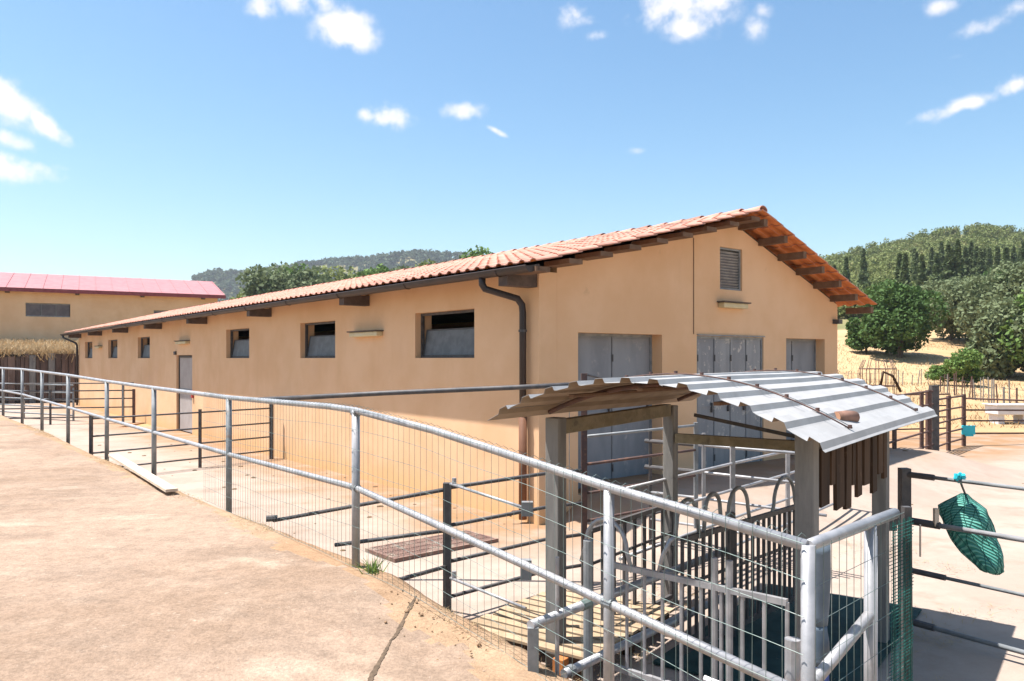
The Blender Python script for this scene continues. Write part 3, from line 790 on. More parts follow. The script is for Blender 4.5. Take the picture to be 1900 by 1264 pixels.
# wire mesh on the railing
def rail_top_at(path, s):
    pass
MP = [Vector((-3.3, 8.46, 1.72)), Vector((-2.875, 7.93, 1.70)), Vector((-1.15, 5.75, 1.735)), Vector((-.5, 5.0, 1.655)), Vector((.48, 3.87, 1.48)), Vector((1.16, 3.06, 1.385))]
MB0 = [Vector((-3.3, 8.46, .57)), Vector((-2.875, 7.93, .57)), Vector((-1.15, 5.75, .585)), Vector((-.5, 5.0, .53)), Vector((.48, 3.87, .33)), Vector((1.16, 3.06, .2))]
mb = MB(); off = FN*.036
lens = [0]
for i in range(1, len(MP)): lens.append(lens[-1] + ((MP[i]-MP[i-1])*1.0).length)
def lerp_path(P_, s):
    for i in range(1, len(P_)):
        if s <= lens[i] + 1e-6:
            k = (s-lens[i-1])/(lens[i]-lens[i-1]); return P_[i-1].lerp(P_[i], k)
    return P_[-1]
s = 0
while s < lens[-1]:
    t = lerp_path(MP, s); b = lerp_path(MB0, s)
    wob = .006*math.sin(s*3.1) ; k = random.gauss(0, .004)
    mb.tube([b+off+FD*k, b.lerp(t, .5)+off*(1+wob*8)+FD*random.gauss(0, .003), t+off*.98+Vector((0, 0, .012)), t - FN*.0+Vector((0, 0, .024)), t-FN*.034+Vector((0, 0, .004))], .0014, 4, cap=False)
    s += .066
for h in np.linspace(0, 1, 9):
    pts = []
    for s in np.linspace(0, lens[-1], 40):
        t = lerp_path(MP, s); b = lerp_path(MB0, s)
        p = b.lerp(t, float(h)); pts.append(p + off*(1+.0) + FN*(.006*math.sin(s*2.3+h*9)) + Vector((0, 0, .006*math.sin(s*5+h*7))))
    mb.tube(pts, .0015, 4, cap=False)
o = build('wire_mesh', mb, WIREGREEN, tr)
mb = MB(); a = Vector(CC); b = Vector((1.83, 3.70, 1.385)); dv = (b-a); nn = Vector((dv.y, -dv.x, 0)).normalized()*.03
for k in range(14):
    f = k/13; p = a.lerp(b, f)+nn; mb.tube([(p.x, p.y, .0), (p.x, p.y, 1.37)], .0014, 4, cap=False)
for k in range(10):
    z = .06 + .144*k; mb.tube([Vector((a.x, a.y, z))+nn, Vector((b.x, b.y, z+.02))+nn], .0014, 4, cap=False)
build('wire_mesh', mb, WIREGREEN, tr)

# green shade net tied to the last bay of the railing
sn = MB(); a = Vector((1.66, 3.545, 0)); b = Vector((1.835, 3.70, 0)); nn = Vector((.04, -.04, 0))
for k in range(26):
    f = k/25; p = a.lerp(b, f)+nn+Vector((.01*math.sin(k), 0, 0))
    sn.tube([(p.x, p.y, .0), (p.x+.004, p.y, .7), (p.x, p.y, 1.36)], .0012, 4, cap=False)
for k in range(85):
    z = .016*k; w = .008*math.sin(k*.4)
    sn.tube([Vector((a.x+w, a.y, z))+nn, Vector((b.x+w, b.y, z))+nn], .0021, 3, cap=False)
o = build('shade_net', sn, NETGREEN, origin=(1.75, 3.6, 0))
tag(o, 'dark green shade net stretched between the last railing post and the gate', 'net')

# plank on the terrace
pl = build('loose_plank', MB().beam((-3.80, 8.72, .625), (-5.95, 11.65, .655), .13, .035), PLANK_PALE, origin=(-4.8, 10.1, .6), bevel=.003)
tag(pl, 'long pale wooden plank lying on the terrace beside the railing', 'plank')

# long dark pole
smp = thing('long_pole', (.67, 7.26, 1.86), 'long thin dark pole reaching from the railing to the shelter', 'pole')
smooth_tube('pole', [(-2.42, 7.40, 1.705), (-1.2, 7.4, 1.77), (0, 7.32, 1.825), (.69, 7.24, 1.862)], .024, DARKSTEEL, smp, 10)

# ------------------------------------------------------------------ pen fences of steel tube
def fence(name, label, posts, zs, mat_, cat='fence', rr=.016, pr=.024, ptop=1.12, group=None, sleeve=None, base=-.02):
    t = thing(name, (posts[0][0], posts[0][1], 0), label, cat, group)
    for i, p in enumerate(posts):
        x, y = p[0], p[1]; pt = p[2] if len(p) > 2 else ptop; m = p[3] if len(p) > 3 else mat_; r_ = p[4] if len(p) > 4 else pr
        if r_ > 0: build('post', MB().box((x-r_, y-r_, base), (x+r_, y+r_, pt)), m, t)
    for z in zs:
        zz = z if isinstance(z, (tuple, list)) else [z]*len(posts)
        smooth_tube('rail', [(p[0], p[1], h) for p, h in zip(posts, zz)], rr, mat_, t, 8)
    return t
Z4 = (1.06, .755, .465, .18)
fence('pen_fence', 'brown four-rail pen fence crossing the yard to the barn wall', [(-5.02, 16.3, 1.30, DARKSTEEL, .035), (-6.0, 15.02), (-7.25, 13.45)], Z4, DARKSTEEL)
fence('pen_fence', 'far pen fence with a thin red post near the barn end', [(-12.3, 25.4, 1.1, RUSTSTEEL, .035), (-12.6, 25.3, 1.3, GALV_DULL, .03), (-14.6, 24.7), (-16.9, 24.1), (-19.0, 23.4)], (1.3, 1.06, .80, .52, .22), DARKSTEEL, rr=.02)
fence('pen_fence', 'dark horizontal-rail fence in front of the brown board wall', [(-14.6, 26.0), (-17.0, 27.2), (-19.4, 28.6), (-22, 30)], (1.2, .95, .7, .45, .2), GALV_DULL, rr=.025)
fence('pen_fence', 'dark sloping rails running from a black post into the terrace edge', [(-.52, 6.27, 1.10, DARKSTEEL, .032), (-2.24, 7.34, 0, DARKSTEEL, 0)], ((1.05, .575),), DARKSTEEL, rr=.017)
t = [o for o in C.objects if o.get('label', '').startswith('dark sloping')][0]
smooth_tube('rail', [(-.52, 6.27, .72), (-1.45, 6.40, .57)], .017, DARKSTEEL, t, 8)
smooth_tube('rail', [(-.52, 6.27, .43), (-.84, 5.62, .50)], .017, DARKSTEEL, t, 8)
build('end_cap', MB().tube([(-2.30, 7.30, .60), (-2.2, 7.33, .60)], .03, 8), DARKSTEEL, t)
fence('pen_fence', 'brown four-rail fence between the black post and the drainpipe corner', [(-.50, 6.29, 0, DARKSTEEL, 0), (.29, 7.04, 0, RUSTSTEEL, 0), (.67, 7.26, 1.96, RUSTSTEEL, .027)], Z4, DARKSTEEL, rr=.017)
t = thing('pen_gate', (-.50, 6.24, 0), 'light galvanised gate rails hinged on the black post in the yard', 'gate')
for (z0, z1) in ((1.10, 1.02), (.70, .60), (.35, .30), (.06, .03)):
    smooth_tube('rail', [(-.49, 6.22, z0), (.10, 5.62, z1)], .012, GALV, t, 8)
build('end_plate', MB().box((.06, 5.56, .52), (.14, 5.62, .66)), GALV_DULL, t); build('end_plate', MB().box((.07, 5.58, .97), (.15, 5.64, 1.07)), GALV_DULL, t)
for z in (1.12, .70, .38): build('hinge', MB().tube([(-.46, 6.20, z-.03), (-.46, 6.20, z+.03)], .018, 8), GALV, t)

# gate in front of the first door
t = thing('tall_gate', (.70, 7.3, 0), 'tall steel gate leaf with thin rails in front of the left barn door', 'gate')
for z in (1.37, 1.11, .84, .58):
    smooth_tube('rail', [(.70, 7.3, z), (1.95, 8.28, z+.02)], .014, GALV_DULL if z > 1.2 else RUSTSTEEL, t, 8)
build('end_post', MB().box((1.93, 8.26, .3), (1.97, 8.30, 1.42)), GALV_DULL, t)
mb = MB().tube([(.69, 7.24, 1.95), (1.02, 7.55, 1.87)], .012, 6); build('strut', mb, DARKSTEEL, t)
build('sheet_panel', MB().box((.53, 7.25, .5), (.535, 7.27, 1.6)), GALV_DULL, t)

# fence running past the shelter toward the far yard
fence('pen_fence', 'light grey tube fence between the shelter and the barn doors', [(.85, 6.15, 0, GALV, 0), (2.18, 7.72, 1.30, GALV, .022), (3.1, 8.78, 1.1, GALV, .02), (4.5, 10.45, 1.1)], (1.06, .80, .52, .24), GALV, rr=.015)
t = fence('pen_fence', 'short cross fence of pale rails with dark sleeves near the folding door', [(1.55, 8.75, 1.3, DARKSTEEL, .016), (2.05, 8.35, 1.3, GALV, .018), (3.0, 7.45, 1.25, RUSTSTEEL, 0)], (1.17, .88, .60, .30), GALV, rr=.015)
for z in (1.17, .88): build('sleeve', MB().tube([(1.50, 8.79, z+.001), (1.98, 8.41, z+.001)], .024, 8), DARKSTEEL, t)
ZR_ = (1.40, 1.12, .84, .56, .26)
t = fence('pen_fence', 'rusty five-rail fence with a thick black post on the right of the yard',
      [(4.6, 11.6), (6.0, 13.2), (7.1, 14.5), (8.42, 16.05), (8.78, 16.46, 1.43, RUSTSTEEL, .045), (9.05, 16.75, 1.52, DARKSTEEL, .075)], ZR_, RUSTSTEEL, rr=.022, pr=.03, ptop=1.42)
fence('pen_fence', 'rusty five-rail fence beyond the black post with the cyan sign on its end', [(9.05, 16.75, 0, RUSTSTEEL, 0), (9.95, 17.8), (10.83, 18.72)], (1.20, .94, .68, .42, .18), RUSTSTEEL, rr=.022, pr=.035, ptop=1.24)
fence('pen_fence', 'thin-railed fence at the far side of the yard before the dry field', [(10.85, 18.74, 0, RUSTSTEEL, 0), (14.2, 19.4), (18, 20.0)], ((1.14, 1.0, .95), (.86, .8, .75), (.60, .55, .5), (.30, .24, .2)), RUSTSTEEL, rr=.02)
fence('pen_fence', 'second row of rusty rails behind the cyan sign', [(9.6, 20.2), (11.2, 20.6), (11.6, 20.7)], (1.15, .85, .55, .25), RUSTSTEEL, rr=.02)
sg = build('cyan_sign', MB().box((10.72, 18.60, .28), (11.04, 18.64, .50)).box((10.80, 18.6, .24), (11.0, 18.635, .28)), CYAN, origin=(10.88, 18.62, .3), bevel=.01)
tag(sg, 'small cyan plastic plate hung on the rusty fence', 'sign')

# gate on the right with the green feed net
gt = thing('yard_gate', (3.0, 5.97, 0), 'brown steel four-rail gate in the right foreground', 'gate')
gd = Vector((.60, -.80, 0)).normalized(); g0 = Vector((3.0, 5.97, 0))
build('gate_post', MB().box((2.965, 5.935, 0), (3.035, 6.005, 1.26)), DARKSTEEL, gt)
for (z, z2, thick, L) in ((1.215, 1.20, .014, .22), (.865, .855, .019, .26), (.49, .475, .013, .30), (.10, .08, .018, .22)):
    smooth_tube('rail', [g0+Vector((0, 0, z)), g0+gd*3.2+Vector((0, 0, z2))], thick, GALV_DULL if z != .865 else GALV, gt, 10)
    build('sleeve', MB().tube([g0+gd*.02+Vector((0, 0, z)), g0+gd*L+Vector((0, 0, z-.001))], thick+.009, 8), DARKSTEEL, gt)
build('latch', MB().box((2.90, 5.9, .84), (2.965, 5.96, .90)).box((2.84, 5.88, .80), (2.90, 5.95, .96)), DARKSTEEL, gt)
build('strap_end', MB().box((3.12, 5.76, .86), (3.15, 5.79, .99)).box((3.04, 5.82, .62), (3.05, 5.83, .86)), PLANK_PALE, gt)

# feed net: drooping bag woven from green tape
fnt = thing('feed_net', (3.33, 5.62, 1.2), 'green woven feed net bag hanging from the top rail of the brown gate', 'feed net')
AX = [(-.005, 0, 1.10, .012, .012), (.0, 0, 1.08, .04, .03), (.025, 0, 1.03, .115, .08), (.005, 0, .95, .175, .11), (.01, 0, .88, .185, .125), (.03, 0, .81, .18, .13), (.07, 0, .73, .165, .12), (.11, 0, .65, .14, .11), (.14, 0, .60, .11, .09), (.15, 0, .565, .07, .05), (.15, 0, .555, .02, .02)]
BX = Vector((3.35, 5.765, 0)); ex = Vector((.6, -.8, 0)); ey = Vector((.8, .6, 0))
NR, NS = 40, 40
def bag(i, k):
    f = i/NR*(len(AX)-1); j = min(int(f), len(AX)-2); q = f-j
    c = [AX[j][m]*(1-q)+AX[j+1][m]*q for m in range(5)]
    th = 2*math.pi*k/NS
    rr = 1 + .07*math.sin(3*th+i*.35) + .05*math.sin(5*th-i*.2)
    sag = .05*math.cos(th)*math.sin(math.pi*i/NR)
    return BX + ex*(c[0] + math.cos(th)*c[3]*rr) + ey*(math.sin(th)*c[4]*rr) + Vector((0, 0, c[2] - sag))
mb = MB()
for i in range(NR+1):
    for k in range(NS): mb.v.append(tuple(bag(i, k)))
for i in range(NR):
    for k in range(NS):
        mb.f.append((i*NS+k, i*NS+(k+1) % NS, (i+1)*NS+(k+1) % NS, (i+1)*NS+k))
nb = NT('woven_net'); 
wv = nb.node('ShaderNodeTexWave', wave_type='BANDS', bands_direction='DIAGONAL'); wv.inputs['Scale'].default_value = 22; wv.inputs['Distortion'].default_value = .6
nb.l.new(nb.co, wv.inputs['Vector'])
colr = nb.mix(nb.ramp(wv.outputs['Fac'], .45, .8), (.03, .19, .15), (.13, .38, .30)); colr = nb.mix(nb.ramp(nb.noise(12, 4), .6, .75, 0, .6), colr, (.02, .20, .15))
nb.bump(wv.outputs['Fac'], .8, .01)
WOVEN = nb.done(colr, .6, 0, .4)
nb.b.inputs['Subsurface Weight'].default_value = .0
build('bag', mb, WOVEN, fnt, smooth=True)
mb = MB()
for k in range(0, NS, 4):
    mb.tube([bag(i, (k + i*.25)) for i in range(0, NR+1, 2)], .003, 4, cap=False)
    mb.tube([bag(i, (k - i*.25)) for i in range(0, NR+1, 2)], .003, 4, cap=False)
build('cord', mb, NETGREEN, fnt)
bm_top = BX + Vector((-.005, 0, 1.10))
build('drawstring', MB().tube([bm_top, bm_top+Vector((-.05, -.05, .06)), bm_top+Vector((-.10, -.105, .12))], .008, 6), DARKSTEEL, fnt)
kn = MB()
for k in range(6):
    th = k*1.05; c = bm_top+Vector((-.10, -.105, .125)); kn.tube([c+Vector((0, 0, -.02)), c+Vector((math.cos(th)*.03, math.sin(th)*.02, .02*math.sin(k*2)+.012)), c+Vector((math.cos(th)*.02, math.sin(th)*.03, .035))], .016, 6)
build('knot', kn, CYAN, fnt)

# ------------------------------------------------------------------ shelter with curved sheet roof
PX = Vector((.611, .792, 0)); QX = Vector((.813, -.582, 0))
S0 = Vector((-.154, 4.91, 0)); SW, SL = 2.03, 3.0
def SP(p, q, z=0.): return S0 + PX*p + QX*q + Vector((0, 0, z))
MS = Matrix(((PX.x, QX.x, 0, S0.x), (PX.y, QX.y, 0, S0.y), (0, 0, 1, 0), (0, 0, 0, 1)))
def roofz(q):
    f = q/SW; return 1.71 + (1.655-1.71)*f + .285*(1-(2*f-1)**2)
sh = thing('shelter', SP(1.5, 1, 0), 'open animal shelter with a curved ribbed metal roof on four timber posts', 'shelter')
for (p, q, w) in ((.61, .10, .052), (2.35, .10, .048), (.61, 1.76, .052), (2.35, 1.76, .05)):
    build('post', MB().box((p-w, q-w, 0), (p+w, q+w, roofz(q)-.065), MS), WOODPOST, sh, bevel=.006)
def sbeam(name, a, b, w, h, m, up=(0, 0, 1)): return build(name, MB().beam(a, b, w, h, up), m, sh, bevel=.004)
sbeam('side_beam', SP(.67, .10, 1.63), SP(2.29, .10, 1.66), .07, .10, WOODBEAM)
sbeam('side_beam', SP(.67, 1.76, 1.55), SP(2.29, 1.76, 1.55), .05, .05, GALV_DULL)
sbeam('cross_beam', SP(2.33, .16, 1.42), SP(2.33, 1.70, 1.42), .06, .08, WOODBEAM)
sbeam('diagonal_brace', SP(2.38, .3, 1.62), SP(2.38, 1.3, 1.46), .02, .03, DARKSTEEL)
for p in (.50, 2.45):
    smooth_tube('roof_arch', [SP(p, q, roofz(q)-.032) for q in np.linspace(.12, SW-.12, 18)], .016, RUSTSTEEL, sh, 8)
for q in (.55, 1.0, 1.45):
    sbeam('roof_batten', SP(.1, q, roofz(q)-.045), SP(SL-.1, q, roofz(q)-.045), .04, .02, SOFFITWOOD)
# corrugated sheets: one strip per rib, lapped
NRB = 12; pitch = SW/NRB
for k in range(NRB):
    prof = []
    q0 = k*pitch
    pts = [(0, 0), (.084, 0), (.094, .028), (.144, .028), (.157, .0015), (pitch+.006, -.002)]
    for (dq, dz) in pts: prof.append((min(q0+dq, SW), dz))
    mb = MB(); n = len(prof); rows = [0, SL*.33, SL*.66, SL]
    for th in (0, -.002):
        for p in rows:
            for (q, dz) in prof:
                mb.v.append(tuple(SP(p, q, roofz(q)+dz+th + .003*math.sin(p*2+k))))
    R_ = len(rows)
    for i in range(R_-1):
        for j in range(n-1):
            a = i*n+j; mb.f.append((a, a+n, a+n+1, a+1)); c = a+R_*n; mb.f.append((c, c+1, c+n+1, c+n))
    for j in range(n-1):
        mb.f.append((j, j+1, R_*n+j+1, R_*n+j)); e = (R_-1)*n+j; mb.f.append((e+1, e, R_*n+e, R_*n+e+1))
    o = build('roof_sheet', mb, SHEET, sh); o.data.materials.append(SHEET_UNDER)
    o.data.polygons.foreach_set('material_index', [1 if (j < 2*(R_-1)*(n-1) and j % 2) else 0 for j in range(len(o.data.polygons))])
# rusty fixing straps and bolts over the ribs
for p in (.62, 2.42):
    smooth_tube('strap', [SP(p, q, roofz(q)+.036) for q in np.linspace(.03, SW-.05, 30)], .0045, RUSTSTEEL, sh, 5)
    smooth_tube('strap', [SP(p+.07, q, roofz(q)+.034) for q in np.linspace(.03, SW-.05, 30)], .003, GALV_DULL, sh, 5)
    for k in range(NRB):
        q = k*pitch+.120; c = SP(p+.01, q, roofz(q)+.034); build('bolt', MB().tube([c, c+Vector((0, 0, .02))], .012, 8), RUSTSTEEL, sh)
# brown boards hung between the right-hand posts
pq = [(.75, .16, 1.24, 0), (.91, .08, 1.34, .02), (1.05, .17, 1.18, -.04), (1.25, .12, 1.15, .03), (1.37, .07, 1.28, .04), (1.50, .11, 1.19, -.03), (1.70, .15, 1.24, .03), (1.90, .12, 1.16, -.03), (2.08, .14, 1.27, .02), (2.22, .09, 1.22, 0)]
for (p, w, zb, tl) in pq:
    zb += .08
    mb = MB().box((p-w/2, 1.80, zb-.06), (p+w/2, 1.822, 1.585), MS @ Matrix.Translation((p, 0, 1.5)) @ Matrix.Rotation(tl, 4, 'Y') @ Matrix.Translation((-p, 0, -1.5)))
    build('hanging_board', mb, PLANK_DARK, sh, bevel=.002)

lg = thing('log', SP(1.0, 1.80, 1.70), 'short brown log laid on the right edge of the shelter roof', 'log')
a = SP(.88, 1.84, 1.757); b = SP(1.08, 1.89, 1.748)
smooth_tube('trunk', [a, a.lerp(b, .5)+Vector((0, 0, .004)), b], .034, LOG, lg, 12, r1=.038)
build('cut_face', MB().tube([a-(b-a).normalized()*.004, a-(b-a).normalized()*0.0005], .032, 12), LOGEND, lg)

# ------------------------------------------------------------------ barriers inside the shelter
def hurdle(name, label, a, b, z0, z1, step, m, rb=.008, rf=.018, cat='barrier', group=None, mids=()):
    t = thing(name, (a[0], a[1], 0), label, cat, group)
    a = Vector((a[0], a[1], 0)); b = Vector((b[0], b[1], 0)); L = (b-a).length; d = (b-a)/L
    up = Vector((0, 0, 1))
    build('top_bar', MB().beam(a+up*z1, b+up*z1, rf*1.6, rf*2), m, t); build('bottom_bar', MB().beam(a+up*z0, b+up*z0, rf*1.6, rf*2), m, t)
    for h in mids: build('middle_bar', MB().beam(a+up*h, b+up*h, rf*.6, rf*1.2), m, t)
    me = None; n = int(L/step)
    for k in range(n+1):
        p = a + d*(L*k/n)
        build('bar', MB().tube([p+up*(z0-.0), p+up*(z1)], rb, 6), m, t)
    return t
def hoop(t, a, b, z0, h, m, r=.013, lean=Vector((0, 0, 0))):
    a = Vector(a); b = Vector(b); c = (a+b)/2; hw = (b-a).length/2; d = (b-a).normalized()
    pts = [a+Vector((0, 0, z0-.02))]
    for th in np.linspace(math.pi, 0, 12):
        pts.append(c + d*(math.cos(th)*hw*.80) + Vector((0, 0, z0+h-hw*.9+math.sin(th)*hw*.9)) + lean*(.4+.6*math.sin(th)))
    pts.append(b+Vector((0, 0, z0-.02)))
    smooth_tube('hoop', pts, r, m, t, 8)
hurdle('barred_barrier', 'dark close-barred barrier between the two left shelter posts', SP(1.0, .14), SP(2.28, .14), .08, .86, .145, DARKSTEEL, .017, mids=(.62,))
t = hurdle('barred_barrier', 'dark close-barred barrier with curved hoops left of the near right post', (1.16, 5.32), (2.42, 6.58), .10, .86, .085, DARKSTEEL, .014, mids=(.55,))
for (s0, s1) in ((-.1, .22), (.27, .52), (.58, .94), (1.28, 1.74)):
    d_ = Vector((.707, .707, 0)); a = Vector((1.16, 5.32, 0))
    hoop(t, a+d_*s0, a+d_*s1, .86, .27, GALV_DULL, .015)
build('corner_post', MB().box((1.60, 5.80, 0), (1.66, 5.86, .95)), DARKSTEEL, t)
t = hurdle('feed_barrier', 'galvanised feed barrier with curved head openings in the shelter front', (.60, 4.78), (1.42, 4.03), .22, .84, .115, GALV, .011, .017)
fa = Vector((.60, 4.78, 0)); fd_ = (Vector((1.42, 4.03, 0))-fa).normalized()
hoop(t, fa+fd_*-.22, fa+fd_*.16, .84, .27, GALV, .014)
smooth_tube('hoop', [fa+fd_*.34+Vector((0, 0, .83)), fa+fd_*.37+Vector((0, 0, .95)), fa+fd_*.42+Vector((0, 0, 1.05)), fa+fd_*.44+Vector((.03, .05, 1.07))], .014, GALV, t, 8)
for s_ in (.70, .79): build('latch_post', MB().tube([fa+fd_*s_+Vector((0, 0, .0)), fa+fd_*s_+Vector((0, 0, 1.0))], .019, 8), GALV, t)
t = thing('tube_frame', (.12, 4.26, 0), 'thick galvanised tube rails projecting from the shelter toward the terrace', 'frame')
T0 = Vector((.12, 4.26, 0)); TD = Vector((.675, .738, 0))
smooth_tube('rail', [T0+TD*-.03+Vector((0, 0, .65)), T0+TD*2.2+Vector((0, 0, .65))], .027, GALV, t, 12)
smooth_tube('rail', [T0+TD*.26+Vector((0, 0, .30)), T0+TD*2.15+Vector((0, 0, .31)), T0+TD*2.24+Vector((0, 0, .26)), T0+TD*2.26+Vector((0, 0, .16)), T0+TD*2.2+Vector((0, 0, .06)), T0+TD*1.9+Vector((0, 0, -.0))], .027, GALV, t, 12)
build('stub_post', MB().box((.085, 4.22, .1), (.145, 4.30, .64)), GALV_DULL, t)
build('collar', MB().tube([T0+TD*.30+Vector((0, 0, .301)), T0+TD*.34+Vector((0, 0, .301))], .034, 12), GALV_DULL, t)
build('tie', MB().tube([T0+TD*.42+Vector((0, 0, .65)), T0+TD*.50+Vector((0, 0, .65))], .031, 10), WIREGREEN, t)
build('upright', MB().tube([(.255, 4.40, .1), (.255, 4.40, .98)], .012, 8), GALV, t)
build('upright', MB().tube([(.46, 4.72, .05), (.46, 4.72, 1.0)], .03, 10), GALV_DULL, t)
build('low_rail', MB().tube([(1.28, 3.75, .42), (.98, 3.98, .47)], .016, 8), WHITEP, t)
build('corner_upright', MB().tube([(1.15, 3.20, 0), (1.15, 3.20, .95)], .032, 12), GALV, t)

# slatted timber platform under the shelter front, made of pallets
pf = thing('slatted_platform', (.35, 5.0, 0), 'low platform of pale pallet slats on dark bearers under the shelter', 'pallet')
for k in range(11):
    p = .50 + .118*k
    a = SP(p, -.62+random.uniform(-.02, .02), .165); b = SP(p+random.uniform(-.01, .01), .44, .165)
    build('slat', MB().beam(a, b, .088, .018), PALLETWOOD, pf)
for q in (-.54, -.10, .36):
    build('bearer', MB().beam(SP(.46, q, .115), SP(1.72, q, .115), .07, .08), PLANK_DARK, pf)
for q in (-.54, -.10, .36):
    for p in (.52, 1.1, 1.66): build('block', MB().box((p-.05, q-.045, .005), (p+.05, q+.045, .075), MS), PLANK_DARK, pf)
o = build('orange_block', MB().box((.36, .24, .012), (.43, .32, .16), MS), ORANGE, origin=SP(.4, .28, .012), bevel=.004)
tag(o, 'bright orange block standing on edge at the front of the slatted platform', 'block')
RUBR = random.Random(5)
for k in range(34):
    x = .85 + RUBR.random()*.55; y = 4.10 + RUBR.random()*.75
    if (x-.6)*.67+(y-4.78)*.74 < -.05: pass
    z = .05*RUBR.random()+.02; sx, sy, sz = [.05+.05*RUBR.random(), .035+.03*RUBR.random(), .02+.02*RUBR.random()]
    M = Matrix.Translation((x, y, z)) @ Matrix.Rotation(RUBR.random()*3, 4, 'Z') @ Matrix.Rotation(RUBR.gauss(0, .25), 4, 'X')
    mb = MB(); nn_ = 7; ring = [(math.cos(2*math.pi*i/nn_)*sx*RUBR.uniform(.8, 1.1), math.sin(2*math.pi*i/nn_)*sy*RUBR.uniform(.8, 1.1)) for i in range(nn_)]
    for zz, sc in ((-sz, .9), (0, 1), (sz, .75)): mb.v += [tuple(M @ Vector((a*sc, b*sc, zz))) for a, b in ring]
    for r_ in range(2):
        for i in range(nn_): mb.f.append((r_*nn_+i, r_*nn_+(i+1) % nn_, (r_+1)*nn_+(i+1) % nn_, (r_+1)*nn_+i))
    mb.f += [tuple(reversed(range(nn_))), tuple(range(2*nn_, 3*nn_))]
    o = build('red_stone', mb, STONE, origin=(x, y, z))
    tag(o, 'flat reddish stone in the heap under the feed barrier', 'stone', 'reddish stones heaped under the feed barrier')

# plastic sack behind the corner post
sk = thing('plastic_sack', (1.36, 3.38, 1.25), 'pale blue plastic sack with a dark blue bottom behind the corner post', 'sack')
def sack(z0, z1, r0, r1, m, nm):
    mb = MB(); n = 16; R_ = 9
    for i in range(R_+1):
        f = i/R_; z = z0+(z1-z0)*f; r_ = r0+(r1-r0)*f
        for k in range(n):
            th = 2*math.pi*k/n; rr = r_*(1+.10*math.sin(3*th+i*.6)+.05*math.sin(7*th))
            mb.v.append((1.325+math.cos(th)*rr, 3.36+math.sin(th)*rr*.6, z))
    for i in range(R_):
        for k in range(n): mb.f.append((i*n+k, i*n+(k+1) % n, (i+1)*n+(k+1) % n, (i+1)*n+k))
    mb.f += [tuple(reversed(range(n))), tuple(range(R_*n, R_*n+n))]
    build(nm, mb, m, sk, smooth=True)
sack(.10, .78, .048, .042, BLUEBAG, 'lower_part'); sack(.781, .95, .041, .034, PALEBAG, 'middle_part'); sack(.951, 1.30, .034, .050, PALEBAG, 'upper_part')

# thin dark sheet that paints the roof's shadow onto the floor of the shelter
mt = build('floor_shade_sheet', MB().box((1.0, .62, .012), (3.32, 1.86, .028), MS), worn('dark_green_shade', (.018, .05, .045), (.03, .075, .065), 7, .85, c3=(.05, .05, .04), s3=3), origin=SP(2, 1.4, 0))
tag(mt, 'dark green sheet standing in for roof shade on the floor under the right half of the shelter', 'mat')
# grating over the yard drain
gr = thing('drain_grating', (-.9, 8.6, 0), 'rusty red grating set in the yard floor beside the black post', 'drain grating')
G0 = Vector((-1.40, 8.25, -.022)); GD = Vector((1.05, .90, 0)); GL = GD.length; GD.normalize(); GN = Vector((-GD.y, GD.x, 0))
GM = Matrix(((GD.x, GN.x, 0, G0.x), (GD.y, GN.y, 0, G0.y), (0, 0, 1, 0), (0, 0, 0, 1)))
GRAT = worn('rusty_grating', (.20, .12, .095), (.28, .175, .135), 9, .9, 0, (.34, .27, .21), 7, (.5, .65))
build('frame', MB().box((0, -.30, 0), (GL, -.27, .04), GM).box((0, .27, 0), (GL, .30, .04), GM).box((0, -.27, 0), (.03, .27, .04), GM).box((GL-.03, -.27, 0), (GL, .27, .04), GM), GRAT, gr)
build('pit', MB().box((.03, -.27, .0245), (GL-.03, .27, .026), GM), DARKIN, gr)
for k in range(44):
    x = .05 + (GL-.1)*k/43; build('bar', MB().box((x-.009, -.27, .0265), (x+.009, .27, .036), GM), GRAT, gr)
for q in (-.15, 0, .15): build('tie_bar', MB().box((.03, q-.006, .0365), (GL-.03, q+.006, .040), GM), GRAT, gr)

# ------------------------------------------------------------------ neighbouring building
nbd = thing('neighbour_building', (-28, 55, 3), 'ochre farm building with pinkish red metal roof behind the barn end', 'building')
N0 = Vector((-43.0, 47.6, 0)); N1 = Vector((-22.2, 58.9, 0)); nd = (N1-N0).normalized(); nnn = Vector((-nd.y, nd.x, 0)); NL = (N1-N0).length
NM = Matrix(((nd.x, nnn.x, 0, N0.x), (nd.y, nnn.y, 0, N0.y), (0, 0, 1, 0), (0, 0, 0, 1)))
def NP(s, t, z): return NM @ Vector((s, t, z))
wins = [(9.9, 13.1, 4.95, 5.75), (20.3, 21.6, 5.0, 5.65)]
wins = [(11.35, 13.99, 4.95, 5.88), (19.28, 20.3, 4.95, 5.6)]
wall('front_wall', (N0.x, N0.y), (N1.x, N1.y), (nnn.x, nnn.y), .3, [(a, b, c-.0, d) for a, b, c, d in wins], lambda s: 6.72, z0=1.5, m=PLASTER_FAR, parent=nbd)
e1 = NP(NL, .302, 0); e2 = NP(NL, 13, 0)
wall('gable_wall', (e1.x, e1.y), (e2.x, e2.y), (-nd.x, -nd.y), .3, [], lambda s: 6.72 + 1.45*(1-abs(s-6.35)/6.35), breaks=(6.35,), z0=1.5, m=PLASTER_FAR, parent=nbd)
mb = MB()
for (t0, z0, t1, z1) in ((-.5, 6.72, 6.6, 8.38), (6.6, 8.38, 13.6, 6.72)):
    q = [NP(-.5, t0, z0), NP(NL+.5, t0, z0), NP(NL+.5, t1, z1), NP(-.5, t1, z1)]
    mb.add(q + [p+Vector((0, 0, .10)) for p in q], [(3, 2, 1, 0), (4, 5, 6, 7), (0, 1, 5, 4), (1, 2, 6, 5), (2, 3, 7, 6), (3, 0, 4, 7)])
rf = build('roof', mb, PINKROOF, nbd)
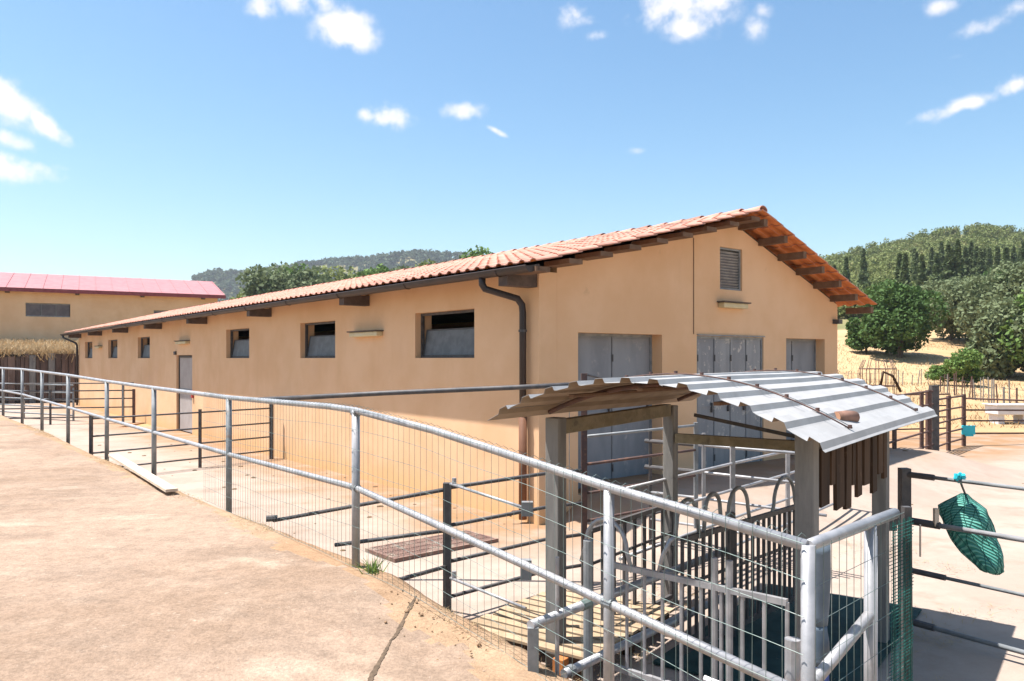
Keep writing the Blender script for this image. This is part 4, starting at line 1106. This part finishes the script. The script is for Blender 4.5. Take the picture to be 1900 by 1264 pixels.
for k in range(24):
    s_ = -.4 + k*(NL+.8)/23
    build('roof_seam', MB().beam(NP(s_, -.5, 6.84), NP(s_, 6.6, 8.50), .03, .03), PINKROOF, rf)
build('fascia', MB().box((-.5, -.56, 6.58), (NL+.5, -.502, 6.84), NM), worn('dark_red_fascia', (.22, .05, .06), (.26, .07, .08), 4, .6), nbd)
for k in range(6): build('rafter_end', MB().box((2+4.1*k, -.45, 6.5), (2.25+4.1*k, -.003, 6.70), NM), CONCBEAM, nbd)
for (a, b, c, d) in wins:
    w = build('window', MB().box((a+.01, .10, c+.01), (b-.01, .16, c+.08), NM).box((a+.01, .10, d-.08), (b-.01, .16, d-.01), NM), GALV_DULL, nbd)
    n = max(2, int((b-a)/.75))
    for k in range(n):
        x0 = a+.01+(b-a-.02)*k/n; x1 = a+.01+(b-a-.02)*(k+1)/n
        build('pane', MB().box((x0+.03, .12, c+.08), (x1-.03, .13, d-.08), NM), worn('dark_glass', (.10, .09, .10), (.16, .14, .15), 2, .3), w)
        build('mullion', MB().box((x0-.001, .11, c+.08), (x0+.03, .15, d-.08), NM), GALV_DULL, w)
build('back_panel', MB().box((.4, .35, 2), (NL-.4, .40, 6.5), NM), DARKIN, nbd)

# retaining wall of upright boards, dry grass hanging over it
rw = thing('board_wall', (-24, 35.5, 0), 'tall retaining wall of brown upright boards under a grassy bank', 'wall')
RM = Matrix(((wd.x, wnrm.x, 0, WL0.x), (wd.y, wnrm.y, 0, WL0.y), (0, 0, 1, 0), (0, 0, 0, 1)))
RL = (WL1-WL0).length
build('backing', MB().box((0, -.02, -.1), (RL, .25, 2.28), RM), DARKIN, rw)
x = 0; RB = random.Random(11)
while x < RL - .3:
    w_ = RB.uniform(.16, .34)
    if x > 6.0: build('board', MB().box((x+.012, -.09-RB.random()*.05, 0), (x+w_-.012, -.021, 2.12+RB.random()*.22), RM), WOODPOST if RB.random() < .15 else BOARDWALL, rw)
    x += w_
build('board_row', MB().box((0, -.1, 0), (6.0, -.021, 2.2), RM), BOARDWALL, rw)

# ------------------------------------------------------------------ foliage
def leaf_quads(P, size, rng, elong=1.6, up=.0):
    n = len(P)
    nrm = rng.normal(size=(n, 3)); nrm[:, 2] = np.abs(nrm[:, 2])*.9 + up; nrm /= np.linalg.norm(nrm, axis=1)[:, None]
    t = rng.normal(size=(n, 3)); t -= (t*nrm).sum(1)[:, None]*nrm; t /= np.linalg.norm(t, axis=1)[:, None]
    b = np.cross(nrm, t); s = size*rng.uniform(.6, 1.3, n)[:, None]
    V = np.stack([P - t*s*elong/2, P + b*s/2, P + t*s*elong/2, P - b*s/2], 1)
    return V
def crown_points(n, rx, rz, rng, lumps=16, base=.2, cone=False):
    if cone:
        h = rng.random(n)**1.3; th = rng.random(n)*2*np.pi
        r = (1-h)*rx*(.55+.45*rng.random(n))*(1+.22*np.sin(h*34+rng.random()*6)) + .04
        return np.stack([np.cos(th)*r, np.sin(th)*r, h*rz*2], 1)
    L = rng.normal(size=(lumps, 3)); L /= np.linalg.norm(L, axis=1)[:, None]
    c = L*rng.uniform(.35, .72, (lumps, 1)); c[:, 2] = c[:, 2]*.85 + .05; rad = rng.uniform(.28, .46, lumps)
    k = rng.integers(0, lumps, n)
    d = rng.normal(size=(n, 3)); d /= np.linalg.norm(d, axis=1)[:, None]
    p = c[k] + d*(rad[k]*rng.uniform(.72, 1.06, n))[:, None]
    p[:, 2] = np.maximum(p[:, 2], -.75 + .15*rng.random(n))
    return np.stack([p[:, 0]*rx, p[:, 1]*rx, (p[:, 2]+.8)*rz], 1)
def tree(name, label, x, y, rx, hgt, m, n=5000, leaf=.16, trunk=.15, clear=.12, cone=False, group=None, cat='tree', lumps=16, seed=0, z=None, sub=0):
    rng = np.random.default_rng(seed+int(abs(x*13)+abs(y*7)))
    z = float(ground_h(x, y)) - sub if z is None else z
    t = thing(name, (x, y, z), label, cat, group)
    rz = hgt*(1-clear)/1.75 if not cone else hgt*(1-clear)/2
    P = crown_points(n, rx, rz, rng, lumps, cone=cone); P[:, 2] += hgt*clear
    Q = leaf_quads(P, leaf, rng, up=.2)
    me = np_mesh('crown', Q.reshape(-1, 3), np.arange(n*4).reshape(-1, 4), m)
    o = link('crown', me, t)
    mb = MB(); b0 = Vector((x, y, z-.1)); tp = Vector((x+.1*rx*.3, y, z+hgt*(.5 if not cone else .95)))
    mb.tube([b0, b0.lerp(tp, .4)+Vector((.05*rx, 0, 0)), tp], trunk, 7, r1=trunk*.35)
    if not cone:
        for k in range(5):
            th = k*1.26+seed; e = Vector((x+math.cos(th)*rx*.55, y+math.sin(th)*rx*.55, z+hgt*(.45+.08*(k % 3))))
            s_ = b0.lerp(tp, .35+.08*k); mb.tube([s_, s_.lerp(e, .5)+Vector((0, 0, .1*hgt*.3)), e], trunk*.45, 5, r1=trunk*.12)
    build('trunk', mb, BARK, t)
    return t
def PXY(px, Y): return (px-950)/1449*Y
tree('oak_tree', 'dark green rounded oak standing in the dry field right of the barn', PXY(1668, 55), 55, 3.25, 5.6, LEAF_OAK, 15000, .19, .22, .02, lumps=22, seed=3)
tree('oak_tree', 'low dark green lobe of oak scrub touching the barn eave corner', PXY(1606, 57), 57, 1.5, 3.2, LEAF_OAK, 3500, .18, .1, .0, lumps=9, seed=5, cat='bush')
for i, (px, Y, rx, h, m, lab) in enumerate([
        (1762, 66, 3.0, 5.8, LEAF_OLIVE, 'olive green tree just right of the dark oak'),
        (1815, 62, 3.6, 6.6, LEAF_OLIVE, 'broad olive green tree in the middle of the right-hand grove'),
        (1885, 58, 4.2, 8.0, LEAF_OLIVE, 'tall greyish green tree at the right edge of the grove'),
        (1868, 47, 2.6, 5.2, LEAF_OLIVE, 'dusty green tree at the right edge above the stake fence'),
        (1935, 46, 2.8, 6.0, LEAF_BUSH, 'fresh green tree cut by the right picture edge'),
        (1845, 75, 4.0, 6.5, LEAF_OAK, 'darker tree behind the right-hand grove')]):
    tree('broad_tree', lab, PXY(px, Y), Y, rx, h, m, 9000, .21, .16, .02, seed=20+i, lumps=18, group='trees of the grove right of the oak', sub=.3)
tree('bush', 'bright green round bush on the field boundary', PXY(1793, 41), 41, 1.35, 2.0, LEAF_BUSH, 4500, .12, .05, .0, lumps=10, seed=40, cat='bush')
tree('bush', 'yellowish green low bush left of the bright green one', PXY(1748, 42), 42, 1.0, 1.1, LEAF_BUSH, 2600, .10, .04, .0, lumps=8, seed=41, cat='bush')
rr = random.Random(4)
con = []
for i in range(26):
    px = 1672 + i*10.5 + rr.uniform(-5, 5); Y = rr.uniform(98, 150)
    con.append((px, Y, rr.uniform(7, 11)*(1.0 if px > 1740 else .8)))
for i, (px, Y, h) in enumerate(con):
    h = max(4.0, (2.1 + 214*Y/1449 - float(ground_h(PXY(px, Y), Y)))*(.50 + .05*h))
    tree('cypress_tree', 'dark pointed conifer in the plantation on the hillside', PXY(px, Y), Y, h*.17, h, LEAF_PINE, 900, .42, .1, .04, cone=True, seed=60+i, group='pointed conifers on the hillside')
for i, (px, Y, h) in enumerate([(1570, 118, 8), (1602, 128, 9), (1548, 125, 7)]):
    tree('cypress_tree', 'dark pointed conifer in the plantation on the hillside', PXY(px, Y), Y, h*.15, h, LEAF_PINE, 800, .42, .1, .04, cone=True, seed=160+i, group='pointed conifers on the hillside')
lt = [(452, 100, 2.6, 4.6), (508, 104, 3.8, 9.0), (548, 112, 3.0, 6.6), (582, 106, 3.6, 7.0), (625, 112, 3.8, 6.8), (668, 104, 3.4, 6.0), (705, 115, 3.6, 6.4), (748, 108, 3.4, 6.0), (790, 118, 3.4, 6.8), (838, 112, 3.6, 7.2), (880, 118, 3.6, 8.2), (925, 112, 3.6, 8.0), (960, 120, 3.2, 8.8), (1010, 116, 3.0, 7.6), (520, 92, 3.0, 4.6), (610, 92, 3.0, 4.2), (690, 90, 2.8, 4.0), (415, 88, 2.0, 3.0)]
LBL = ['small tree peeking over the roof near the neighbour building', 'tallest rounded tree on the left of the tree line behind the roof', 'lower green tree just right of the tallest one behind the roof',
       'olive green tree behind the roof above the fourth side window', 'mixed green tree behind the roof between the two middle side windows', 'small pale tree behind the roof left of the strip lamp',
       'bright green tree behind the roof above the strip lamp', 'olive tree behind the roof just left of the largest side window', 'mixed green tree whose top shows above the largest side window',
       'low olive tree behind the roof above the right half of the largest window', 'fresh green tree behind the roof above the near downpipe', 'olive tree behind the roof near the start of the gable edge',
       'mixed green tree top behind the lower gable edge', 'last tree top showing behind the tiles before the ridge', 'bushy olive tree in front of the tallest tree behind the roof',
       'low bright tree in front row behind the middle of the roof', 'low olive tree in front row behind the roof over the second side window', 'tiny tree beside the end of the pink roof']
for i, (px, Y, rx, h) in enumerate(lt):
    lab = LBL[i]
    x = PXY(px, Y)
    h *= .95 if i < 2 else (1.08 if px < 690 else 1.12); rx *= 1.4
    tree('broad_tree', lab, x, Y, rx, h, (LEAF_FOREST, LEAF_OLIVE, LEAF_BUSH, LEAF_OLIVE)[i % 4], 2600, .42, .18, .04, seed=80+i, group='trees in the line behind the barn roof', sub=.5)

def forest(name, label, pts, rmin, rmax, per, leaf, m, seed, kinds=.25):
    rng = np.random.default_rng(seed); out = []
    for (x, y, z) in pts:
        r = rng.uniform(rmin, rmax)
        cone = rng.random() < kinds
        P = crown_points(per, r*(.55 if cone else 1), r*(1.5 if cone else .85), rng, 7, cone=cone)
        out.append(leaf_quads(P + np.array([x, y, z-.2]), leaf, rng, up=.25))
    Q = np.concatenate(out)
    me = np_mesh(name, Q.reshape(-1, 3), np.arange(len(Q)*4).reshape(-1, 4), m)
    tag(link(name, me), label, 'forest', kind='stuff')
    return len(Q)
rng = np.random.default_rng(99)
pts = []
while len(pts) < 2600:
    Y = rng.uniform(84, 345); k = rng.uniform(.28, .92); X = k*Y
    if Y < 100 and k < .50: continue
    dens_ = .5 + .5*float(fbm(np.array(X), np.array(Y), 30, 12))
    if Y > 150 and rng.random() > dens_*1.1 + .2: continue
    pts.append((X, Y, float(ground_h(X, Y))))
near = [p for p in pts if p[1] < 170]; farp = [p for p in pts if p[1] >= 170]
forest('hillside_wood', 'mixed green wood covering the lower right hillside', near, 1.4, 2.9, 420, .27, LEAF_FOREST, 1, 0)
forest('hillside_wood', 'lighter scrubby wood up to the top of the right hill', farp, 1.6, 3.3, 250, .42, LEAF_FOREST, 2, 0)
pts = []
for i in range(1900):
    Y = rng.uniform(800, 1000); k = rng.uniform(-.46, .02); X = k*Y
    pk_ = np.interp(k*1449+950, [150, 300, 335, 365, 400, 460, 540, 640, 760, 830, 1000, 1300], [0, 12, 62, 92, 99, 97, 106, 112, 119, 118, 112, 100])
    z = pk_*float(sstep(Y, 770, 985))*1.14 + float(fbm(np.array(X), np.array(Y), 70, 8))*4 - 6
    pts.append((X, Y, z))
forest('far_wood', 'bluish wood covering the distant flat-topped hill', pts, 4, 7, 50, 2.6, LEAF_FAR, 3, 0)
pts = []
for i in range(620):
    Y = rng.uniform(88, 134); k = rng.uniform(-.385, .05); X = k*Y
    pts.append((X, Y, float(ground_h(X, Y))))
forest('undergrowth', 'green undergrowth between the trees behind the barn roof', pts, 1.6, 2.9, 240, .40, LEAF_FOREST, 6, 0)

# ------------------------------------------------------------------ dry grass, weeds, straw
def blades(pts, h, w, rng, lean=.5):
    n = len(pts); P = np.array(pts)
    th = rng.random(n)*2*np.pi; d = np.stack([np.cos(th), np.sin(th), np.zeros(n)], 1)
    ln = rng.normal(size=(n, 3))*lean; ln[:, 2] = 0
    hh = h*rng.uniform(.5, 1.3, n)[:, None]
    tip = P + np.array([0, 0, 1])*hh + ln*hh
    ww = w*rng.uniform(.6, 1.3, n)[:, None]
    return np.stack([P-d*ww, P+d*ww, tip+d*ww*.25, tip-d*ww*.25], 1)
def grass(name, label, pts, h, w, m, seed, lean=.5):
    rng_ = np.random.default_rng(seed); Q = blades(pts, h, w, rng_, lean)
    me = np_mesh(name, Q.reshape(-1, 3), np.arange(len(Q)*4).reshape(-1, 4), m)
    return tag(link(name, me), label, 'grass', kind='stuff')
X = rng.uniform(6, 46, 60000); Y = rng.uniform(24, 66, 60000); kk = X/Y
ok = (kk > .36) & (kk < .78) & (fbm(X, Y, 2.2, 14) > -.15)
X, Y = X[ok], Y[ok]; Z = ground_h(X, Y)
grass('dry_grass', 'dry yellow grass of the field right of the barn', np.stack([X, Y, Z], 1)[::2], .13, .02, STRAW, 3)
s_ = rng.uniform(0, RL, 14000); t_ = np.abs(rng.normal(0, .5, 14000)) - .1
P = np.stack([WL0.x + wd.x*s_ + wnrm.x*t_, WL0.y + wd.y*s_ + wnrm.y*t_, np.full(14000, 2.2)], 1); P[:, 2] += rng.uniform(-.1, .2, 14000) - .3*(t_ < .05)*rng.random(14000)
grass('bank_grass', 'shaggy dry grass hanging over the top of the board wall', P[::2], .38, .022, STRAW, 5, .7)
X = rng.uniform(-44, -15, 22000); Y = rng.uniform(34, 58, 22000); Z = ground_h(X, Y); ok = Z > 2.0
grass('bank_grass', 'dry grass on the bank below the neighbouring building', np.stack([X, Y, Z], 1)[ok], .4, .03, STRAW, 6)
w1 = []
for k in range(60): w1.append((-1.0+rng.normal(0, .03), 5.62+rng.normal(0, .03), .56))
g = grass('weed', 'small green weed growing at the foot of a railing post', w1, .09, .006, WEED, 8, .6)
del g['kind']; g['category'] = 'weed'
Pq = []
for k in range(5200):
    s_, t_ = rng.uniform(-14, 3.4), abs(rng.normal(0, .10)) - .10
    q = TP(s_, t_); n_ = float(fbm(np.array(q.x), np.array(q.y), .5, 21))
    if n_ < 0: continue
    Pq.append((q.x, q.y, float(terr_h(s_)) + .005))
grass('edge_straw', 'short straw and dead grass along the soil edge of the terrace', Pq, .018, .0022, STRAW, 9, 2.2)
Pq = []
for k in range(9000):
    p_, q_ = rng.uniform(-.3, 3.2), rng.uniform(-.2, 2.6)
    v = SP(p_, q_, .012)
    if float(fbm(np.array(v.x), np.array(v.y), .6, 31)) < .05: continue
    Pq.append((v.x, v.y, .012))
grass('bedding_straw', 'loose straw scattered over the floor of the shelter', Pq, .02, .0025, STRAW, 10, 2.5)
Pq = []
for k in range(2500):
    x_ = rng.uniform(2.6, 5.2); y_ = rng.uniform(4.6, 9.0)
    if float(fbm(np.array(x_), np.array(y_), .7, 33)) < .28: continue
    Pq.append((x_, y_, .012))
grass('yard_straw', 'wisps of straw lying on the yard near the brown gate', Pq, .02, .003, STRAW, 12, 2.5)

# soil clods on the terrace edge
rc = random.Random(3); clod = MB()
for k in range(110):
    s_ = rc.uniform(.6, 3.3); t_ = abs(rc.gauss(0, .22)) - .02; r_ = rc.uniform(.004, .014)*(1.2 if rc.random() < .2 else .7)
    c = TP(s_, t_, float(terr_h(s_)) + r_*.3); n = 6
    base_ = len(clod.v)
    for zz, sc in ((-r_*.6, .8), (r_*.2, 1), (r_*.8, .45)):
        for i in range(n):
            th = 2*math.pi*i/n; q = r_*sc*rc.uniform(.7, 1.2); clod.v.append((c.x+math.cos(th)*q, c.y+math.sin(th)*q, c.z+zz))
    for rr_ in range(2):
        for i in range(n): clod.f.append((base_+rr_*n+i, base_+rr_*n+(i+1) % n, base_+(rr_+1)*n+(i+1) % n, base_+(rr_+1)*n+i))
    clod.f.append(tuple(base_+2*n+i for i in range(n)))
tag(build('soil_clods', clod, SOIL, origin=TP(2, 0, .4)), 'crumbs of soil along the broken terrace edge', 'soil', kind='stuff')

# ------------------------------------------------------------------ field boundary
fs = [thing('stake_fence', (20, 28, 0), 'grey wooden stakes of the field fence near the white trough', 'fence'), thing('stake_fence', (26, 42, 0), 'far row of thin stakes below the dark oak', 'fence'), thing('stake_fence', (25, 36, 0), 'close-set crooked stakes under the bright green bush', 'fence')]
rs = random.Random(8)
def stakes(t, p0, p1, n, h, r_):
    for k in range(n):
        f = (k + rs.uniform(-.3, .3))/(n-1); x = p0[0]+(p1[0]-p0[0])*f; y = p0[1]+(p1[1]-p0[1])*f; z = float(ground_h(x, y))
        build('stake', MB().tube([(x, y, z-.1), (x+rs.gauss(0, .05), y, z+h*rs.uniform(.75, 1.2))], r_*rs.uniform(.7, 1.3), 6), WOODPOST if rs.random() < .6 else RUSTSTEEL, t)
    for hh in (.35, .8):
        z0 = float(ground_h(*p0)); z1 = float(ground_h(*p1)); pm = ((p0[0]+p1[0])/2, (p0[1]+p1[1])/2)
        build('wire', MB().tube([(p0[0], p0[1], z0+hh*h), (pm[0], pm[1], float(ground_h(*pm))+hh*h), (p1[0], p1[1], z1+hh*h)], .006, 4), DARKSTEEL, t)
stakes(fs[0], (PXY(1842, 31), 31), (PXY(1990, 26), 26), 9, 1.05, .035)
stakes(fs[1], (PXY(1560, 44), 44), (PXY(1745, 42), 42), 18, .75, .02)
stakes(fs[2], (PXY(1745, 38), 38), (PXY(1850, 32), 32), 16, .95, .025)
# round bale feeder with dead branches beyond the yard
bf = thing('bale_feeder', (PXY(1628, 30), 30, 0), 'rusty round hay feeder with a dead brown branch beyond the shelter roof', 'feeder')
cx_, cy_ = PXY(1628, 30), 30; z_ = float(ground_h(cx_, cy_))
for h in (.05, .95, 1.6):
    smooth_tube('ring', [(cx_+math.cos(th)*.65, cy_+math.sin(th)*.65, z_+h) for th in np.linspace(0, 2*math.pi, 25)], .02, RUSTSTEEL, bf, 6)
for k in range(12):
    th = k*math.pi/6; x, y = cx_+math.cos(th)*.65, cy_+math.sin(th)*.65
    smooth_tube('hoop_bar', [(x, y, z_), (x, y, z_+1.6), (cx_+math.cos(th)*.5, cy_+math.sin(th)*.5, z_+1.95)], .014, RUSTSTEEL, bf, 5)
smooth_tube('branch', [(cx_-.3, cy_-.9, z_+1.0), (cx_-.2, cy_-.9, z_+1.5), (cx_+.15, cy_-.9, z_+1.35), (cx_+.45, cy_-.9, z_+.75)], .05, PLANK_DARK, bf, 6)
# white bath used as a trough
wt = thing('white_trough', (PXY(1868, 24.5), 24.5, 0), 'white enamel bath used as a trough at the edge of the field', 'trough')
tx, ty = PXY(1872, 25.5), 25.5; tz = float(ground_h(tx, ty)) - .12
mb = MB().box((tx-.58, ty-.35, tz+.42), (tx+.58, ty-.30, tz+.72)).box((tx-.58, ty+.30, tz+.42), (tx+.58, ty+.35, tz+.72)).box((tx-.58, ty-.30, tz+.42), (tx-.53, ty+.30, tz+.72)).box((tx+.53, ty-.30, tz+.42), (tx+.58, ty+.30, tz+.72)).box((tx-.53, ty-.30, tz+.42), (tx+.53, ty+.30, tz+.47))
build('basin', mb, WHITEP, wt, bevel=.02)
build('rim', MB().box((tx-.64, ty-.41, tz+.721), (tx+.64, ty-.29, tz+.75)).box((tx-.64, ty+.29, tz+.721), (tx+.64, ty+.41, tz+.75)).box((tx-.64, ty-.289, tz+.721), (tx-.52, ty+.289, tz+.75)).box((tx+.52, ty-.289, tz+.721), (tx+.64, ty+.289, tz+.75)), WHITEP, wt, bevel=.01)
for sx in (-.4, .4): build('foot', MB().box((tx+sx-.1, ty-.25, tz), (tx+sx+.1, ty+.25, tz+.42)), WHITEP, wt)
# thin poles on the bank at the left
bp = [(-21.6, 37.6, 2.4), (-22.9, 37.2, 2.2), (-20.4, 38.3, 1.9), (-24.0, 36.9, 2.1)]
for k, (x, y, h) in enumerate(bp):
    z = float(ground_h(x, y)); o = build('thin_pole', MB().tube([(x, y, z-.2), (x+.03, y, z+h)], .028, 6), DARKSTEEL, origin=(x, y, z))
    tag(o, ('second thin pole from the right on the grassy bank', 'third thin pole from the right on the grassy bank', 'thin pole on the grassy bank nearest the barn end', 'leftmost thin pole on the grassy bank')[k], 'pole', 'thin poles on the grassy bank')

# ------------------------------------------------------------------ air
hz = bpy.data.materials.new('air'); hz.use_nodes = True
hn, hl = hz.node_tree.nodes, hz.node_tree.links; hn.clear()
pv = hn.new('ShaderNodeVolumePrincipled'); ho = hn.new('ShaderNodeOutputMaterial')
pv.inputs['Color'].default_value = (.90, .94, 1.0, 1); pv.inputs['Density'].default_value = .00022; pv.inputs['Anisotropy'].default_value = .2
hl.new(pv.outputs[0], ho.inputs['Volume'])
tag(build('haze', MB().box((-1600, -80, -8), (1600, 3100, 160)), hz, origin=(0, 0, 0)), 'thin warm-weather haze in the air', 'haze', kind='stuff')

# dried dung lumps on the yard
dg = random.Random(21); mbd = MB()
for k in range(70):
    if dg.random() < .6: q = BP(dg.uniform(-.5, 14), dg.uniform(-2.6, -.15)); x, y = q.x, q.y
    else: x, y = dg.uniform(3.2, 9), dg.uniform(6.5, 15)
    z = float(yard_h(np.array(x), np.array(y))); r_ = dg.uniform(.015, .055); n = 8; b_ = len(mbd.v)
    for zz, sc in ((-.005, 1.0), (r_*.22, .8), (r_*.34, .35)):
        for i in range(n):
            th = 2*math.pi*i/n; q = r_*sc*dg.uniform(.8, 1.15); mbd.v.append((x+math.cos(th)*q, y+math.sin(th)*q, z+zz))
    for rr_ in range(2):
        for i in range(n): mbd.f.append((b_+rr_*n+i, b_+rr_*n+(i+1) % n, b_+(rr_+1)*n+(i+1) % n, b_+(rr_+1)*n+i))
    mbd.f.append(tuple(b_+2*n+i for i in range(n)))
tag(build('dung', mbd, worn('dried_dung', (.13, .085, .045), (.20, .13, .07), 12, .95), origin=(0, 9, 0)), 'small dried dung lumps scattered on the yard', 'dung', kind='stuff')

# grit lying on the terrace
gg = np.random.default_rng(77); ng = 5200
sg_ = gg.uniform(-6, 5.2, ng); tg_ = gg.uniform(.0, 1, ng)**1.2 * 3.4
Vg = []; Fg = []
for k in range(ng):
    x, y = float(F0.x + FD.x*sg_[k] + FN.x*tg_[k]), float(F0.y + FD.y*sg_[k] + FN.y*tg_[k])
    if y < 2.2 or fbm(np.array(x), np.array(y), .8, 41) < -.25: continue
    h = bvh.ray_cast(Vector((x, y, 3)), Vector((0, 0, -1)))[0]
    if h is None: continue
    r_ = gg.uniform(.0018, .0045) * (2.0 if gg.random() < .04 else 1); b_ = len(Vg); th0 = gg.uniform(0, 6)
    for i in range(4):
        th = th0 + i*math.pi/2; q = r_*gg.uniform(.7, 1.3); Vg.append((x+math.cos(th)*q, y+math.sin(th)*q, h.z-.0005))
    Vg.append((x, y, h.z + r_*.9))
    Fg += [(b_, b_+1, b_+4), (b_+1, b_+2, b_+4), (b_+2, b_+3, b_+4), (b_+3, b_, b_+4)]
me = np_mesh('grit', np.array(Vg), np.array(Fg), worn('grit', (.22, .15, .11), (.44, .34, .26), 30, .9))
tag(link('grit', me), 'fine stone grit lying on the terrace', 'grit', kind='stuff')
